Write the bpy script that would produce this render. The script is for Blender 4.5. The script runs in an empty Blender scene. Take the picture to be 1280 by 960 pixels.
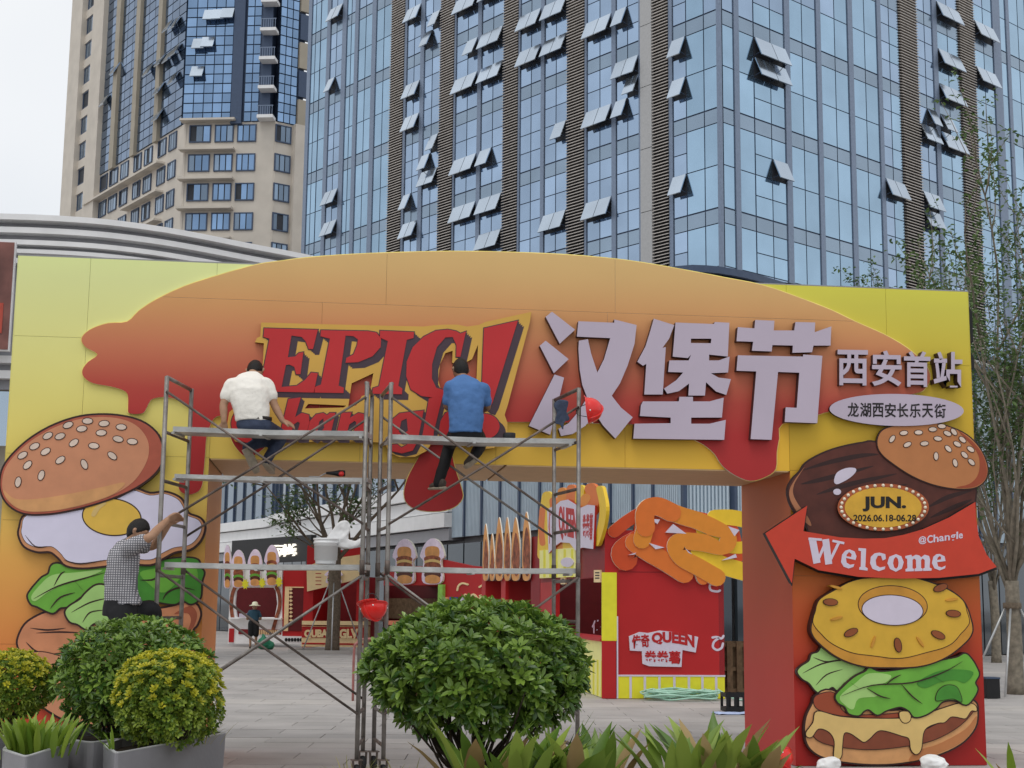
import bpy, bmesh, math, random
from mathutils import Vector, Matrix, noise
from mathutils.geometry import tessellate_polygon
R_ = random.Random(7)
rad = math.radians
sc = bpy.context.scene
col = sc.collection

# ------------------------------------------------------------------ camera
FPX, EYE = 1790.0, 1.65                 # focal length in pixels of a 1280 px wide frame, eye height
CAMROT = (Matrix.Rotation(-rad(7.05), 3, 'Z') @ Matrix.Rotation(math.pi/2 + rad(8.8), 3, 'X')
          @ Matrix.Rotation(0.0100, 3, 'Z'))
cd = bpy.data.cameras.new('camera'); cam = bpy.data.objects.new('camera', cd); col.objects.link(cam)
cd.sensor_width = 36.0; cd.lens = FPX/1280*36.0; cd.clip_start = 0.1; cd.clip_end = 5000
cam.matrix_world = Matrix.Translation((0, 0, EYE)) @ CAMROT.to_4x4()
sc.camera = cam

# ------------------------------------------------------------------ sky: bright overcast
SUN_EL, SUN_AZ = rad(62), rad(200)
w = bpy.data.worlds.new('World'); sc.world = w; w.use_nodes = True
nt = w.node_tree; nt.nodes.clear()
out = nt.nodes.new('ShaderNodeOutputWorld'); bg = nt.nodes.new('ShaderNodeBackground')
sky = nt.nodes.new('ShaderNodeTexSky'); sky.sky_type = 'NISHITA'; sky.sun_disc = False
sky.sun_elevation = SUN_EL; sky.sun_rotation = SUN_AZ; sky.dust_density = 4.0; sky.air_density = 1.0
tc = nt.nodes.new('ShaderNodeTexCoord'); nz = nt.nodes.new('ShaderNodeTexNoise')
nz.inputs['Scale'].default_value = 2.2; nz.inputs['Detail'].default_value = 4
rp = nt.nodes.new('ShaderNodeValToRGB')
rp.color_ramp.elements[0].position = .3; rp.color_ramp.elements[0].color = (7.6, 8.0, 8.5, 1)
rp.color_ramp.elements[1].position = .7; rp.color_ramp.elements[1].color = (9.6, 9.75, 9.9, 1)
mx = nt.nodes.new('ShaderNodeMix'); mx.data_type = 'RGBA'; mx.inputs[0].default_value = 0.90
nt.links.new(tc.outputs['Generated'], nz.inputs['Vector']); nt.links.new(nz.outputs['Fac'], rp.inputs[0])
nt.links.new(sky.outputs[0], mx.inputs[6]); nt.links.new(rp.outputs[0], mx.inputs[7])
nt.links.new(mx.outputs[2], bg.inputs[0]); bg.inputs[1].default_value = 0.105
nt.links.new(bg.outputs[0], out.inputs[0])
sd = bpy.data.lights.new('sun', 'SUN'); sd.energy = 0.7; sd.angle = rad(25); sd.color = (1, .96, .9)
sun = bpy.data.objects.new('sun', sd); col.objects.link(sun)
sun.rotation_euler = (rad(90)-SUN_EL, 0, rad(-25))
sc.view_settings.view_transform = 'Standard'; sc.view_settings.look = 'None'
sc.view_settings.exposure = 0.0; sc.view_settings.gamma = 1.0; sc.view_settings.use_curve_mapping = False
sc.cycles.use_denoising = True; sc.cycles.max_bounces = 6; sc.cycles.caustics_reflective = False
sc.cycles.caustics_refractive = False

# ------------------------------------------------------------------ measuring the place from the photograph
def ray(px, py): return CAMROT @ Vector(((px-640)/FPX, -(py-480)/FPX, -1))
EYEP = Vector((0, 0, EYE))
def at_depth(px, py, Y): d = ray(px, py); return EYEP + d*(Y/d.y)
def at_height(px, py, Z=0.0): d = ray(px, py); return EYEP + d*((Z-EYE)/d.z)
class Plane:
    """an upright plane through point p, running along heading h (radians, 0 = +X)"""
    def __init__(s, p, h):
        s.p = Vector((p[0], p[1], 0)); s.d = Vector((math.cos(h), math.sin(h), 0)); s.h = h
        s.n = Vector((s.d.y, -s.d.x, 0))           # outward normal, towards the street
    def uv(s, px, py, off=0.0):
        d = ray(px, py); p0 = s.p + s.n*off
        t = (p0-EYEP).dot(s.n)/d.dot(s.n); q = EYEP + d*t
        return ((q-s.p).dot(s.d), q.z)
    def pt(s, u, z, off=0.0): 
        v = s.p + s.d*u + s.n*off; return Vector((v.x, v.y, z))
    def at(s, px, py, off=0.0): u, z = s.uv(px, py, off); return s.pt(u, z, off)

# ------------------------------------------------------------------ materials
def lin(c): c /= 255.0; return c/12.92 if c <= .04045 else ((c+.055)/1.055)**2.4
KV = 0.685
def alb(r, g, b, k=KV): return tuple(min(.92, lin(x)/k) for x in (r, g, b))
MATS = {}
def newmat(name):
    m = bpy.data.materials.new(name); m.use_nodes = True; nt = m.node_tree
    return m, nt, nt.nodes['Principled BSDF']
def _obj_noise(nt, scale, detail=4):
    t = nt.nodes.new('ShaderNodeTexCoord'); g = nt.nodes.new('ShaderNodeNewGeometry')
    n = nt.nodes.new('ShaderNodeTexNoise'); n.inputs['Scale'].default_value = scale; n.inputs['Detail'].default_value = detail
    nt.links.new(g.outputs['Position'], n.inputs['Vector']); return n
def mat(name, rgb, rough=.55, metal=0.0, var=.12, scale=6.0, bump=0.0, bscale=40.0, spec=.35, orand=0.0, coat=0.0):
    """one base colour with a little grain, wear and relief"""
    if name in MATS: return MATS[name]
    m, nt, b = newmat(name)
    b.inputs['Roughness'].default_value = rough; b.inputs['Metallic'].default_value = metal
    b.inputs['Specular IOR Level'].default_value = spec; b.inputs['Coat Weight'].default_value = coat
    n = _obj_noise(nt, scale); r = nt.nodes.new('ShaderNodeValToRGB')
    r.color_ramp.elements[0].position = .3; r.color_ramp.elements[1].position = .7
    r.color_ramp.elements[0].color = tuple(c*(1-var) for c in rgb)+(1,)
    r.color_ramp.elements[1].color = tuple(min(1, c*(1+var)) for c in rgb)+(1,)
    nt.links.new(n.outputs['Fac'], r.inputs[0]); last = r.outputs[0]
    if orand:
        oi = nt.nodes.new('ShaderNodeObjectInfo'); mr = nt.nodes.new('ShaderNodeMapRange')
        mr.inputs[3].default_value = 1-orand; mr.inputs[4].default_value = 1+orand
        nt.links.new(oi.outputs['Random'], mr.inputs[0])
        mm = nt.nodes.new('ShaderNodeVectorMath'); mm.operation = 'SCALE'
        nt.links.new(last, mm.inputs[0]); nt.links.new(mr.outputs[0], mm.inputs['Scale']); last = mm.outputs[0]
    nt.links.new(last, b.inputs['Base Color'])
    if bump:
        n2 = _obj_noise(nt, bscale, 6); bp = nt.nodes.new('ShaderNodeBump'); bp.inputs['Strength'].default_value = bump
        bp.inputs['Distance'].default_value = .02
        nt.links.new(n2.outputs['Fac'], bp.inputs['Height']); nt.links.new(bp.outputs[0], b.inputs['Normal'])
    MATS[name] = m; return m
def gradmat(name, stops, rough=.5, axis='Z', streak=.05):
    """printed sheet: the print's own colour gradient along a world axis; stops = [(metres, rgb)]"""
    m, nt, b = newmat(name); b.inputs['Roughness'].default_value = rough; b.inputs['Specular IOR Level'].default_value = .3
    g = nt.nodes.new('ShaderNodeNewGeometry'); s = nt.nodes.new('ShaderNodeSeparateXYZ')
    nt.links.new(g.outputs['Position'], s.inputs[0])
    lo, hi = stops[0][0], stops[-1][0]
    mr = nt.nodes.new('ShaderNodeMapRange'); mr.inputs[1].default_value = lo; mr.inputs[2].default_value = hi
    nt.links.new(s.outputs[axis], mr.inputs[0]); r = nt.nodes.new('ShaderNodeValToRGB')
    els = r.color_ramp.elements
    for i, (z, c) in enumerate(stops):
        p = (z-lo)/(hi-lo)
        e = els[i] if i < 2 else els.new(p)
        e.position = p; e.color = tuple(c)+(1,)
    if len(stops) > 2:                      # the two default stops were moved to the first two: fine, ramp sorts itself
        pass
    nt.links.new(mr.outputs[0], r.inputs[0])
    n = _obj_noise(nt, 1.3, 6); m2 = nt.nodes.new('ShaderNodeMapRange'); m2.inputs[3].default_value = 1-streak; m2.inputs[4].default_value = 1+streak
    nt.links.new(n.outputs['Fac'], m2.inputs[0]); vm = nt.nodes.new('ShaderNodeVectorMath'); vm.operation = 'SCALE'
    nt.links.new(r.outputs[0], vm.inputs[0]); nt.links.new(m2.outputs[0], vm.inputs['Scale'])
    nt.links.new(vm.outputs[0], b.inputs['Base Color'])
    n3 = _obj_noise(nt, 2.5, 3); bp = nt.nodes.new('ShaderNodeBump'); bp.inputs['Strength'].default_value = .12; bp.inputs['Distance'].default_value = .02
    nt.links.new(n3.outputs['Fac'], bp.inputs['Height']); nt.links.new(bp.outputs[0], b.inputs['Normal'])
    MATS[name] = m; return m
def glassmat(name, rgb, rough=.06, metal=.85, var=.10):
    """coated reflective glazing, each pane a touch different"""
    m, nt, b = newmat(name); b.inputs['Roughness'].default_value = rough; b.inputs['Metallic'].default_value = metal
    oi = nt.nodes.new('ShaderNodeObjectInfo'); at = nt.nodes.new('ShaderNodeAttribute'); at.attribute_name = 'lv'
    ad = nt.nodes.new('ShaderNodeMath'); ad.operation = 'ADD'; fr = nt.nodes.new('ShaderNodeMath'); fr.operation = 'FRACT'
    nt.links.new(oi.outputs['Random'], ad.inputs[0]); nt.links.new(at.outputs['Fac'], ad.inputs[1]); nt.links.new(ad.outputs[0], fr.inputs[0])
    mr = nt.nodes.new('ShaderNodeMapRange'); mr.inputs[3].default_value = 1-var; mr.inputs[4].default_value = 1+var
    nt.links.new(fr.outputs[0], mr.inputs[0])
    n = _obj_noise(nt, .35, 3); m2 = nt.nodes.new('ShaderNodeMapRange'); m2.inputs[1].default_value = .3; m2.inputs[2].default_value = .7
    m2.inputs[3].default_value = .90; m2.inputs[4].default_value = 1.08
    nt.links.new(n.outputs['Fac'], m2.inputs[0]); mu = nt.nodes.new('ShaderNodeMath'); mu.operation = 'MULTIPLY'
    nt.links.new(mr.outputs[0], mu.inputs[0]); nt.links.new(m2.outputs[0], mu.inputs[1])
    vm = nt.nodes.new('ShaderNodeVectorMath'); vm.operation = 'SCALE'; vm.inputs[0].default_value = rgb
    nt.links.new(mu.outputs[0], vm.inputs['Scale']); nt.links.new(vm.outputs[0], b.inputs['Base Color'])
    MATS[name] = m; return m
def leafmat(name, dark, light, rough=.42, trans=.25):
    """leaf: colour varies leaf by leaf; thin, so a little light passes through"""
    m, nt, b = newmat(name); b.inputs['Roughness'].default_value = rough
    oi = nt.nodes.new('ShaderNodeObjectInfo'); at = nt.nodes.new('ShaderNodeAttribute'); at.attribute_name = 'lv'
    ad = nt.nodes.new('ShaderNodeMath'); ad.operation = 'ADD'; fr = nt.nodes.new('ShaderNodeMath'); fr.operation = 'FRACT'
    nt.links.new(oi.outputs['Random'], ad.inputs[0]); nt.links.new(at.outputs['Fac'], ad.inputs[1]); nt.links.new(ad.outputs[0], fr.inputs[0])
    r = nt.nodes.new('ShaderNodeValToRGB'); r.color_ramp.elements[0].color = tuple(dark)+(1,); r.color_ramp.elements[1].color = tuple(light)+(1,)
    nt.links.new(fr.outputs[0], r.inputs[0]); nt.links.new(r.outputs[0], b.inputs['Base Color'])
    tr = nt.nodes.new('ShaderNodeBsdfTranslucent'); nt.links.new(r.outputs[0], tr.inputs[0])
    mxs = nt.nodes.new('ShaderNodeMixShader'); mxs.inputs[0].default_value = trans
    o = nt.nodes['Material Output']
    nt.links.new(b.outputs[0], mxs.inputs[1]); nt.links.new(tr.outputs[0], mxs.inputs[2]); nt.links.new(mxs.outputs[0], o.inputs[0])
    MATS[name] = m; return m
M = lambda n: MATS[n]

# ------------------------------------------------------------------ objects
def tag(o, label=None, cat=None, group=None, kind=None):
    if label: o['label'] = label
    if cat: o['category'] = cat
    if group: o['group'] = group
    if kind: o['kind'] = kind
    return o
def thing(name, loc, label, cat, group=None):
    o = bpy.data.objects.new(name, None); col.objects.link(o); o.location = loc; o.empty_display_size = .2
    return tag(o, label, cat, group)
def adopt(o, parent):
    """parent that keeps the child where it stands in the world"""
    if parent is None: return o
    o.parent = parent
    o.matrix_parent_inverse = parent.matrix_basis.inverted(); return o
class MB:
    """collects faces, builds one mesh object"""
    def __init__(s): s.v = []; s.f = []; s.lv = []; s.mi = []
    def face(s, pts, lv=0.0, mi=0):
        n = len(s.v); s.v.extend(tuple(p) for p in pts); s.f.append(tuple(range(n, n+len(pts)))); s.lv.append(lv); s.mi.append(mi)
    def hexa(s, a, b, lv=0.0, mi=0):
        """a: 4 points one end, b: 4 points other end"""
        n = len(s.v); s.v.extend(tuple(p) for p in a); s.v.extend(tuple(p) for p in b)
        for f in ((0,3,2,1), (4,5,6,7), (0,1,5,4), (1,2,6,5), (2,3,7,6), (3,0,4,7)):
            s.f.append(tuple(n+i for i in f)); s.lv.append(lv); s.mi.append(mi)
    def box(s, c, sz, h=0.0, lv=0.0, mi=0):
        c = Vector(c); d = Vector((math.cos(h), math.sin(h), 0))*sz[0]/2; e = Vector((-math.sin(h), math.cos(h), 0))*sz[1]/2; u = Vector((0, 0, sz[2]/2))
        lo = [c-d-e-u, c+d-e-u, c+d+e-u, c-d+e-u]; s.hexa(lo, [p+2*u for p in lo], lv, mi)
    def slab(s, pl, u0, u1, z0, z1, o0, o1, lv=0.0, mi=0):
        """box on an upright plane: u range, z range, from offset o0 to o1 (o1 nearer the street)"""
        a = [pl.pt(u0, z0, o1), pl.pt(u1, z0, o1), pl.pt(u1, z0, o0), pl.pt(u0, z0, o0)]
        b = [pl.pt(u0, z1, o1), pl.pt(u1, z1, o1), pl.pt(u1, z1, o0), pl.pt(u0, z1, o0)]
        s.hexa(a, b, lv, mi)
    def tube(s, pts, r, seg=8, cap=True, lv=0.0, mi=0):
        pts = [Vector(p) for p in pts]; rs = r if isinstance(r, (list, tuple)) else [r]*len(pts)
        n0 = len(s.v); t0 = None; a = None
        for i, p in enumerate(pts):
            t = (pts[min(i+1, len(pts)-1)]-pts[max(i-1, 0)])
            if t.length < 1e-9: t = Vector((0, 0, 1))
            t.normalize()
            if a is None: a = t.orthogonal().normalized()
            else: a = (a - t*a.dot(t)); a = a.normalized() if a.length > 1e-6 else t.orthogonal().normalized()
            b = t.cross(a)
            for k in range(seg):
                an = 2*math.pi*k/seg; s.v.append(tuple(p + (a*math.cos(an)+b*math.sin(an))*rs[i]))
        for i in range(len(pts)-1):
            for k in range(seg):
                k2 = (k+1) % seg
                s.f.append((n0+i*seg+k, n0+i*seg+k2, n0+(i+1)*seg+k2, n0+(i+1)*seg+k)); s.lv.append(lv); s.mi.append(mi)
        if cap:
            s.f.append(tuple(n0+k for k in range(seg-1, -1, -1))); e = n0+(len(pts)-1)*seg
            s.f.append(tuple(e+k for k in range(seg))); s.lv += [lv, lv]; s.mi += [mi, mi]
    def lathe(s, c, prof, seg=20, lv=0.0, mi=0, ax=Vector((0, 0, 1))):
        c = Vector(c); a = ax.orthogonal().normalized(); b = ax.cross(a); n0 = len(s.v)
        for r, z in prof:
            for k in range(seg):
                an = 2*math.pi*k/seg; s.v.append(tuple(c + ax*z + (a*math.cos(an)+b*math.sin(an))*max(r, 1e-4)))
        for i in range(len(prof)-1):
            for k in range(seg):
                k2 = (k+1) % seg; s.f.append((n0+i*seg+k, n0+i*seg+k2, n0+(i+1)*seg+k2, n0+(i+1)*seg+k)); s.lv.append(lv); s.mi.append(mi)
    def plate(s, pl, v2, tris, o0, o1, lv=0.0, mi=0, smi=None, back=False):
        """flat cut-out: 2D triangles on plane, from offset o0 (back) to o1 (front), with its edges"""
        n0 = len(s.v); N = len(v2)
        for u, z in v2: s.v.append(tuple(pl.pt(u, z, o1)))
        for u, z in v2: s.v.append(tuple(pl.pt(u, z, o0)))
        ed = {}
        for t in tris:
            a, b, c = t
            ar = (v2[b][0]-v2[a][0])*(v2[c][1]-v2[a][1])-(v2[c][0]-v2[a][0])*(v2[b][1]-v2[a][1])
            if abs(ar) < 1e-12: continue
            if ar < 0: a, b, c = a, c, b
            s.f.append((n0+a, n0+b, n0+c)); s.lv.append(lv); s.mi.append(mi)
            for e in ((a, b), (b, c), (c, a)): ed[e] = ed.get(e, 0)+1
            if back: s.f.append((n0+N+a, n0+N+c, n0+N+b)); s.lv.append(lv); s.mi.append(mi)
        for (a, b) in list(ed):
            if (b, a) not in ed:
                s.f.append((n0+b, n0+a, n0+N+a, n0+N+b)); s.lv.append(lv); s.mi.append(mi if smi is None else smi)
    def build(s, name, mats, parent=None, smooth=False, kind=None, bevel=0.0):
        me = bpy.data.meshes.new(name); me.from_pydata(s.v, [], s.f)
        for m in (mats if isinstance(mats, (list, tuple)) else [mats]): me.materials.append(M(m) if isinstance(m, str) else m)
        if any(s.lv):
            a = me.attributes.new('lv', 'FLOAT', 'FACE'); a.data.foreach_set('value', s.lv)
        if any(s.mi): me.polygons.foreach_set('material_index', s.mi)
        if smooth: me.polygons.foreach_set('use_smooth', [True]*len(s.f))
        me.update()
        o = bpy.data.objects.new(name, me); col.objects.link(o)
        if bevel:
            bv = o.modifiers.new('bevel', 'BEVEL'); bv.width = bevel; bv.segments = 2; bv.limit_method = 'ANGLE'
        adopt(o, parent)
        if kind: o['kind'] = kind
        return o
_unit = {}
def unit_box(matname):
    if matname not in _unit:
        b = MB(); b.box((0, 0, 0), (1, 1, 1)); 
        me = bpy.data.meshes.new('block_'+matname); me.from_pydata(b.v, [], b.f); me.materials.append(M(matname)); _unit[matname] = me
    return _unit[matname]
def block(name, matname, c, sz, h=0.0, parent=None, tilt=0.0):
    """a box object that shares one mesh with all its kind"""
    o = bpy.data.objects.new(name, unit_box(matname)); col.objects.link(o)
    o.location = c; o.scale = sz; o.rotation_euler = (tilt, 0, h); return adopt(o, parent)
def slab_obj(name, matname, pl, u0, u1, z0, z1, o0, o1, parent=None):
    c = pl.pt((u0+u1)/2, (z0+z1)/2, (o0+o1)/2)
    return block(name, matname, c, (abs(u1-u0), abs(o1-o0), abs(z1-z0)), pl.h, parent)
# ---- outlines
def smooth_loop(pts, n=5):
    N = len(pts); out = []
    for i in range(N):
        p0, p1, p2, p3 = pts[i-1], pts[i], pts[(i+1) % N], pts[(i+2) % N]
        for k in range(n):
            t = k/n; t2 = t*t; t3 = t2*t
            out.append(tuple(.5*(2*p1[j]+(-p0[j]+p2[j])*t+(2*p0[j]-5*p1[j]+4*p2[j]-p3[j])*t2+(-p0[j]+3*p1[j]-3*p2[j]+p3[j])*t3) for j in (0, 1)))
    return out
def smooth_line(pts, n=5):
    if len(pts) < 3: return list(pts)
    out = []; P = [pts[0]]+list(pts)+[pts[-1]]
    for i in range(1, len(P)-2):
        p0, p1, p2, p3 = P[i-1], P[i], P[i+1], P[i+2]
        for k in range(n):
            t = k/n; t2 = t*t; t3 = t2*t
            out.append(tuple(.5*(2*p1[j]+(-p0[j]+p2[j])*t+(2*p0[j]-5*p1[j]+4*p2[j]-p3[j])*t2+(-p0[j]+3*p1[j]-3*p2[j]+p3[j])*t3) for j in range(len(p1))))
    out.append(tuple(pts[-1])); return out
def ell(cx, cy, rx, ry, ang=0, n=28, a0=0, a1=360):
    c, s = math.cos(rad(ang)), math.sin(rad(ang)); o = []
    for k in range(n):
        t = rad(a0+(a1-a0)*k/n); x, y = rx*math.cos(t), ry*math.sin(t); o.append((cx+x*c-y*s, cy+x*s+y*c))
    return o
def area(l): return sum(l[i-1][0]*l[i][1]-l[i][0]*l[i-1][1] for i in range(len(l)))/2
def grow(l, d):
    """offset a loop outward by d"""
    N = len(l); sg = 1 if area(l) > 0 else -1; out = []
    for i in range(N):
        p, q, r = l[i-1], l[i], l[(i+1) % N]
        e1 = (q[0]-p[0], q[1]-p[1]); e2 = (r[0]-q[0], r[1]-q[1])
        l1 = math.hypot(*e1) or 1e-9; l2 = math.hypot(*e2) or 1e-9
        n1 = (e1[1]/l1, -e1[0]/l1); n2 = (e2[1]/l2, -e2[0]/l2)
        m = (n1[0]+n2[0], n1[1]+n2[1]); ml = math.hypot(*m)
        if ml < .3: m = n1; k = 1.0
        else: m = (m[0]/ml, m[1]/ml); k = min(1.8, 2/ml)
        out.append((q[0]+m[0]*d*k*sg, q[1]+m[1]*d*k*sg))
    return out
def ribbon(pts, w0, w1=None, taper=False, rnd=True):
    """outline of a brush stroke along pts"""
    w1 = w0 if w1 is None else w1; L = []; Rr = []; N = len(pts)
    for i, p in enumerate(pts):
        a = pts[max(i-1, 0)]; b = pts[min(i+1, N-1)]; dx, dy = b[0]-a[0], b[1]-a[1]; l = math.hypot(dx, dy) or 1e-9
        f = i/(N-1); w_ = (w0+(w1-w0)*f)/2
        if taper: w_ *= max(.12, math.sin(math.pi*min(1, max(0, .04+.92*f))))
        L.append((p[0]-dy/l*w_, p[1]+dx/l*w_)); Rr.append((p[0]+dy/l*w_, p[1]-dx/l*w_))
    if rnd and not taper:
        def capp(c, a, b, w_):
            a0 = math.atan2(a[1]-c[1], a[0]-c[0]); return [(c[0]+w_*math.cos(a0-math.pi*k/6), c[1]+w_*math.sin(a0-math.pi*k/6)) for k in range(1, 6)]
        return L + capp(pts[-1], L[-1], Rr[-1], w1/2) + Rr[::-1] + capp(pts[0], Rr[0], L[0], w0/2)
    return L + Rr[::-1]
def tess(loops):
    v = [p for l in loops for p in l]
    return v, tessellate_polygon([[Vector((p[0], p[1], 0)) for p in l] for l in loops])
class Z:
    """reads coordinates measured in an enlarged view: origin and scale"""
    def __init__(s, ox, oy, k): s.o = (ox, oy); s.k = k
    def __call__(s, pts): return [(s.o[0]+x/s.k, s.o[1]+y/s.k) for x, y in pts]
def topl(pl, loop, off): return [pl.uv(x, y, off) for x, y in loop]
def cut(name, matn, pl, loops, o0, o1, parent=None, side=None, sm=False):
    """cut-out board; loops in photograph pixels (outer, then holes) carried to the plane"""
    b = MB(); add(b, pl, loops, o0, o1, sm=sm, smi=1 if side else None)
    return b.build(name, [matn, side] if side else matn, parent)
def add(b, pl, loops, o0, o1, sm=False, mi=0, smi=None, lv=0.0, back=False):
    if loops and not isinstance(loops[0][0], (tuple, list)): loops = [loops]
    if sm: loops = [smooth_loop(l) for l in loops]
    ls = [topl(pl, l, o1) for l in loops]; v, t = tess(ls); b.plate(pl, v, t, o0, o1, lv, mi, smi, back)
_glyph = {}
def glyphs(txt, bold=0.0, sp=1.0):
    """outline triangles of a text in Blender's own font, in a unit box"""
    k = (txt, bold, sp)
    if k in _glyph: return _glyph[k]
    c = bpy.data.curves.new('t', 'FONT'); c.body = txt; c.size = 1; c.offset = bold; c.resolution_u = 3; c.space_character = sp
    o = bpy.data.objects.new('t', c); col.objects.link(o); bpy.context.view_layer.update()
    me = bpy.data.meshes.new_from_object(o.evaluated_get(bpy.context.evaluated_depsgraph_get()))
    v = [(p.co.x, p.co.y) for p in me.vertices]; t = []
    for p in me.polygons:
        q = list(p.vertices)
        for i in range(1, len(q)-1): t.append((q[0], q[i], q[i+1]))
    bpy.data.objects.remove(o); bpy.data.curves.remove(c); bpy.data.meshes.remove(me)
    if v:
        x0 = min(p[0] for p in v); x1 = max(p[0] for p in v); y0 = min(p[1] for p in v); y1 = max(p[1] for p in v)
        v = [((p[0]-x0)/(x1-x0 or 1), (p[1]-y0)/(y1-y0 or 1)) for p in v]
    _glyph[k] = (v, t); return _glyph[k]
def text(b, pl, txt, quad, o0, o1, bold=0.0, mi=0, smi=None, bow=0.0, sp=1.0):
    """text laid on a plane; quad = pixel corners (top left, top right, bottom right, bottom left); bow bends the line"""
    v, t = glyphs(txt, bold, sp); (ax, ay), (bx, by), (cx, cy), (dx, dy) = quad; P = []
    for s, r in v:
        tx, ty = ax+(bx-ax)*s, ay+(by-ay)*s; lx, ly = dx+(cx-dx)*s, dy+(cy-dy)*s
        q = bow*(1-(2*s-1)**2); P.append(pl.uv(lx+(tx-lx)*r, ly+(ty-ly)*r-q, o1))
    b.plate(pl, P, t, o0, o1, 0.0, mi, smi)
def rect(x0, y0, x1, y1): return [(x0, y0), (x1, y0), (x1, y1), (x0, y1)]
# ================================================================== materials of the setting
mat('stone', alb(172, 167, 163, 1.05), .7, var=.13, scale=1.1, bump=.25, bscale=60, orand=.07)
mat('stone_pale', alb(190, 184, 178, 1.05), .7, var=.10, scale=1.1, bump=.25, bscale=60, orand=.06)
mat('bedding', (.17, .16, .155), .9, var=.3, scale=3)
mat('soil', (.06, .045, .03), .95, var=.4, scale=30, bump=.6)
mat('frame_dark', alb(58, 70, 90), .45, metal=.2, var=.08)
mat('frame_mid', alb(104, 116, 134), .42, metal=.3, var=.08)
mat('louvre', alb(168, 162, 156), .5, var=.12, scale=2)
mat('louvre_back', (.03, .03, .033), .8)
mat('panel_grey', alb(150, 150, 150), .5, var=.05)
mat('shade_white', alb(196, 196, 196), .45, var=.05, scale=2)
mat('shade_grey', alb(132, 132, 136), .5, var=.05, scale=2)
mat('beige', alb(172, 165, 155), .75, var=.07, scale=.6, bump=.1, bscale=20)
mat('beige_dark', alb(140, 133, 120), .75, var=.08, scale=.6)
mat('interior', (.035, .04, .05), .6)
mat('black', (.012, .012, .013), .55, var=.2)
glassmat('glass_blue', (.33, .475, .615), metal=.9, rough=.05, var=.09)
glassmat('glass_deep', (.345, .455, .605), metal=.9, rough=.05, var=.12)
glassmat('glass_open', (.52, .60, .69), metal=.85, rough=.12, var=.05)
glassmat('glass_spandrel', (.27, .35, .44), metal=.8, rough=.16, var=.04)
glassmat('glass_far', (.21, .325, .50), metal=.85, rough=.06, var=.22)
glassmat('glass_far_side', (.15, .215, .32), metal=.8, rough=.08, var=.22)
glassmat('glass_window', (.20, .27, .36), metal=.6, rough=.06, var=.35)
glassmat('glass_shop', (.06, .075, .09), metal=.5, rough=.05, var=.2)
glassmat('glass_mall_dark', (.20, .25, .31), metal=.6, rough=.1, var=.25)
glassmat('glass_mall', (.36, .44, .52), metal=.75, rough=.12, var=.07)
mat('rib_panel', alb(158, 172, 182), .4, metal=.1, var=.05, scale=1.5, orand=.05)
mat('bark', (.16, .125, .09), .9, var=.3, scale=14, bump=.6, bscale=50)
mat('bark_pale', (.23, .20, .155), .9, var=.3, scale=10, bump=.6, bscale=40)
mat('steel_pole', (.55, .56, .56), .4, metal=.6)

# ================================================================== ground and paving
b = MB(); S = 2500
b.face([(-S, -60, -.03), (S, -60, -.03), (S, S, -.03), (-S, S, -.03)])
tag(b.build('ground', 'bedding'), kind='structure')
PH = rad(-6.4)          # paving runs a little askew of the arch
pav = thing('plaza_paving', (2, 15, 0), 'grey stone slab paving of the plaza under and behind the arch', 'paving')
del pav['category']; del pav['label']; pav['kind'] = 'structure'
SX, SY = 1.2, .6
du = Vector((math.cos(PH), math.sin(PH), 0)); dv = Vector((-math.sin(PH), math.cos(PH), 0))
cells = []
for j in range(0, 150):
    for i in range(-45, 60):
        c = Vector((0, 3, 0)) + du*((i+.5*(j % 2))*SX) + dv*(j*SY)
        if c.y > 96: continue
        q = CAMROT.transposed() @ (c-EYEP)
        px = 640+FPX*q.x/-q.z; py = 480-FPX*q.y/-q.z
        if px < -1500 or px > 2700 or py > 2600: continue
        seen = 0
        if py < 968 and (270 < px < 940 or px > 1225): seen = 1
        cells.append((0 if seen else 1, c.y, c, i, j))
cells.sort(key=lambda t: (t[0], t[1]))
rest = MB(); rest2 = MB(); npav = 0
for sn, _, c, i, j in cells:
    pale = (j % 12 in (0, 1))
    dz = R_.uniform(-.0015, .0015); sz = (SX-.010, SY-.010, .024)
    if npav < 300 and sn == 0:
        block('paving_slab', 'stone_pale' if pale else 'stone', (c.x, c.y, -.012+dz), sz, PH, pav); npav += 1
    else: (rest2 if pale else rest).box((c.x, c.y, -.012+dz), sz, PH)
rest.build('far_slabs', 'stone', pav, kind='stuff'); rest2.build('far_pale_slabs', 'stone_pale', pav, kind='stuff')
b = MB(); b.box((0, 1296, -.014), (5000, 2400, .02)); tag(b.build('street_beyond', 'stone'), kind='structure')

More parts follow.
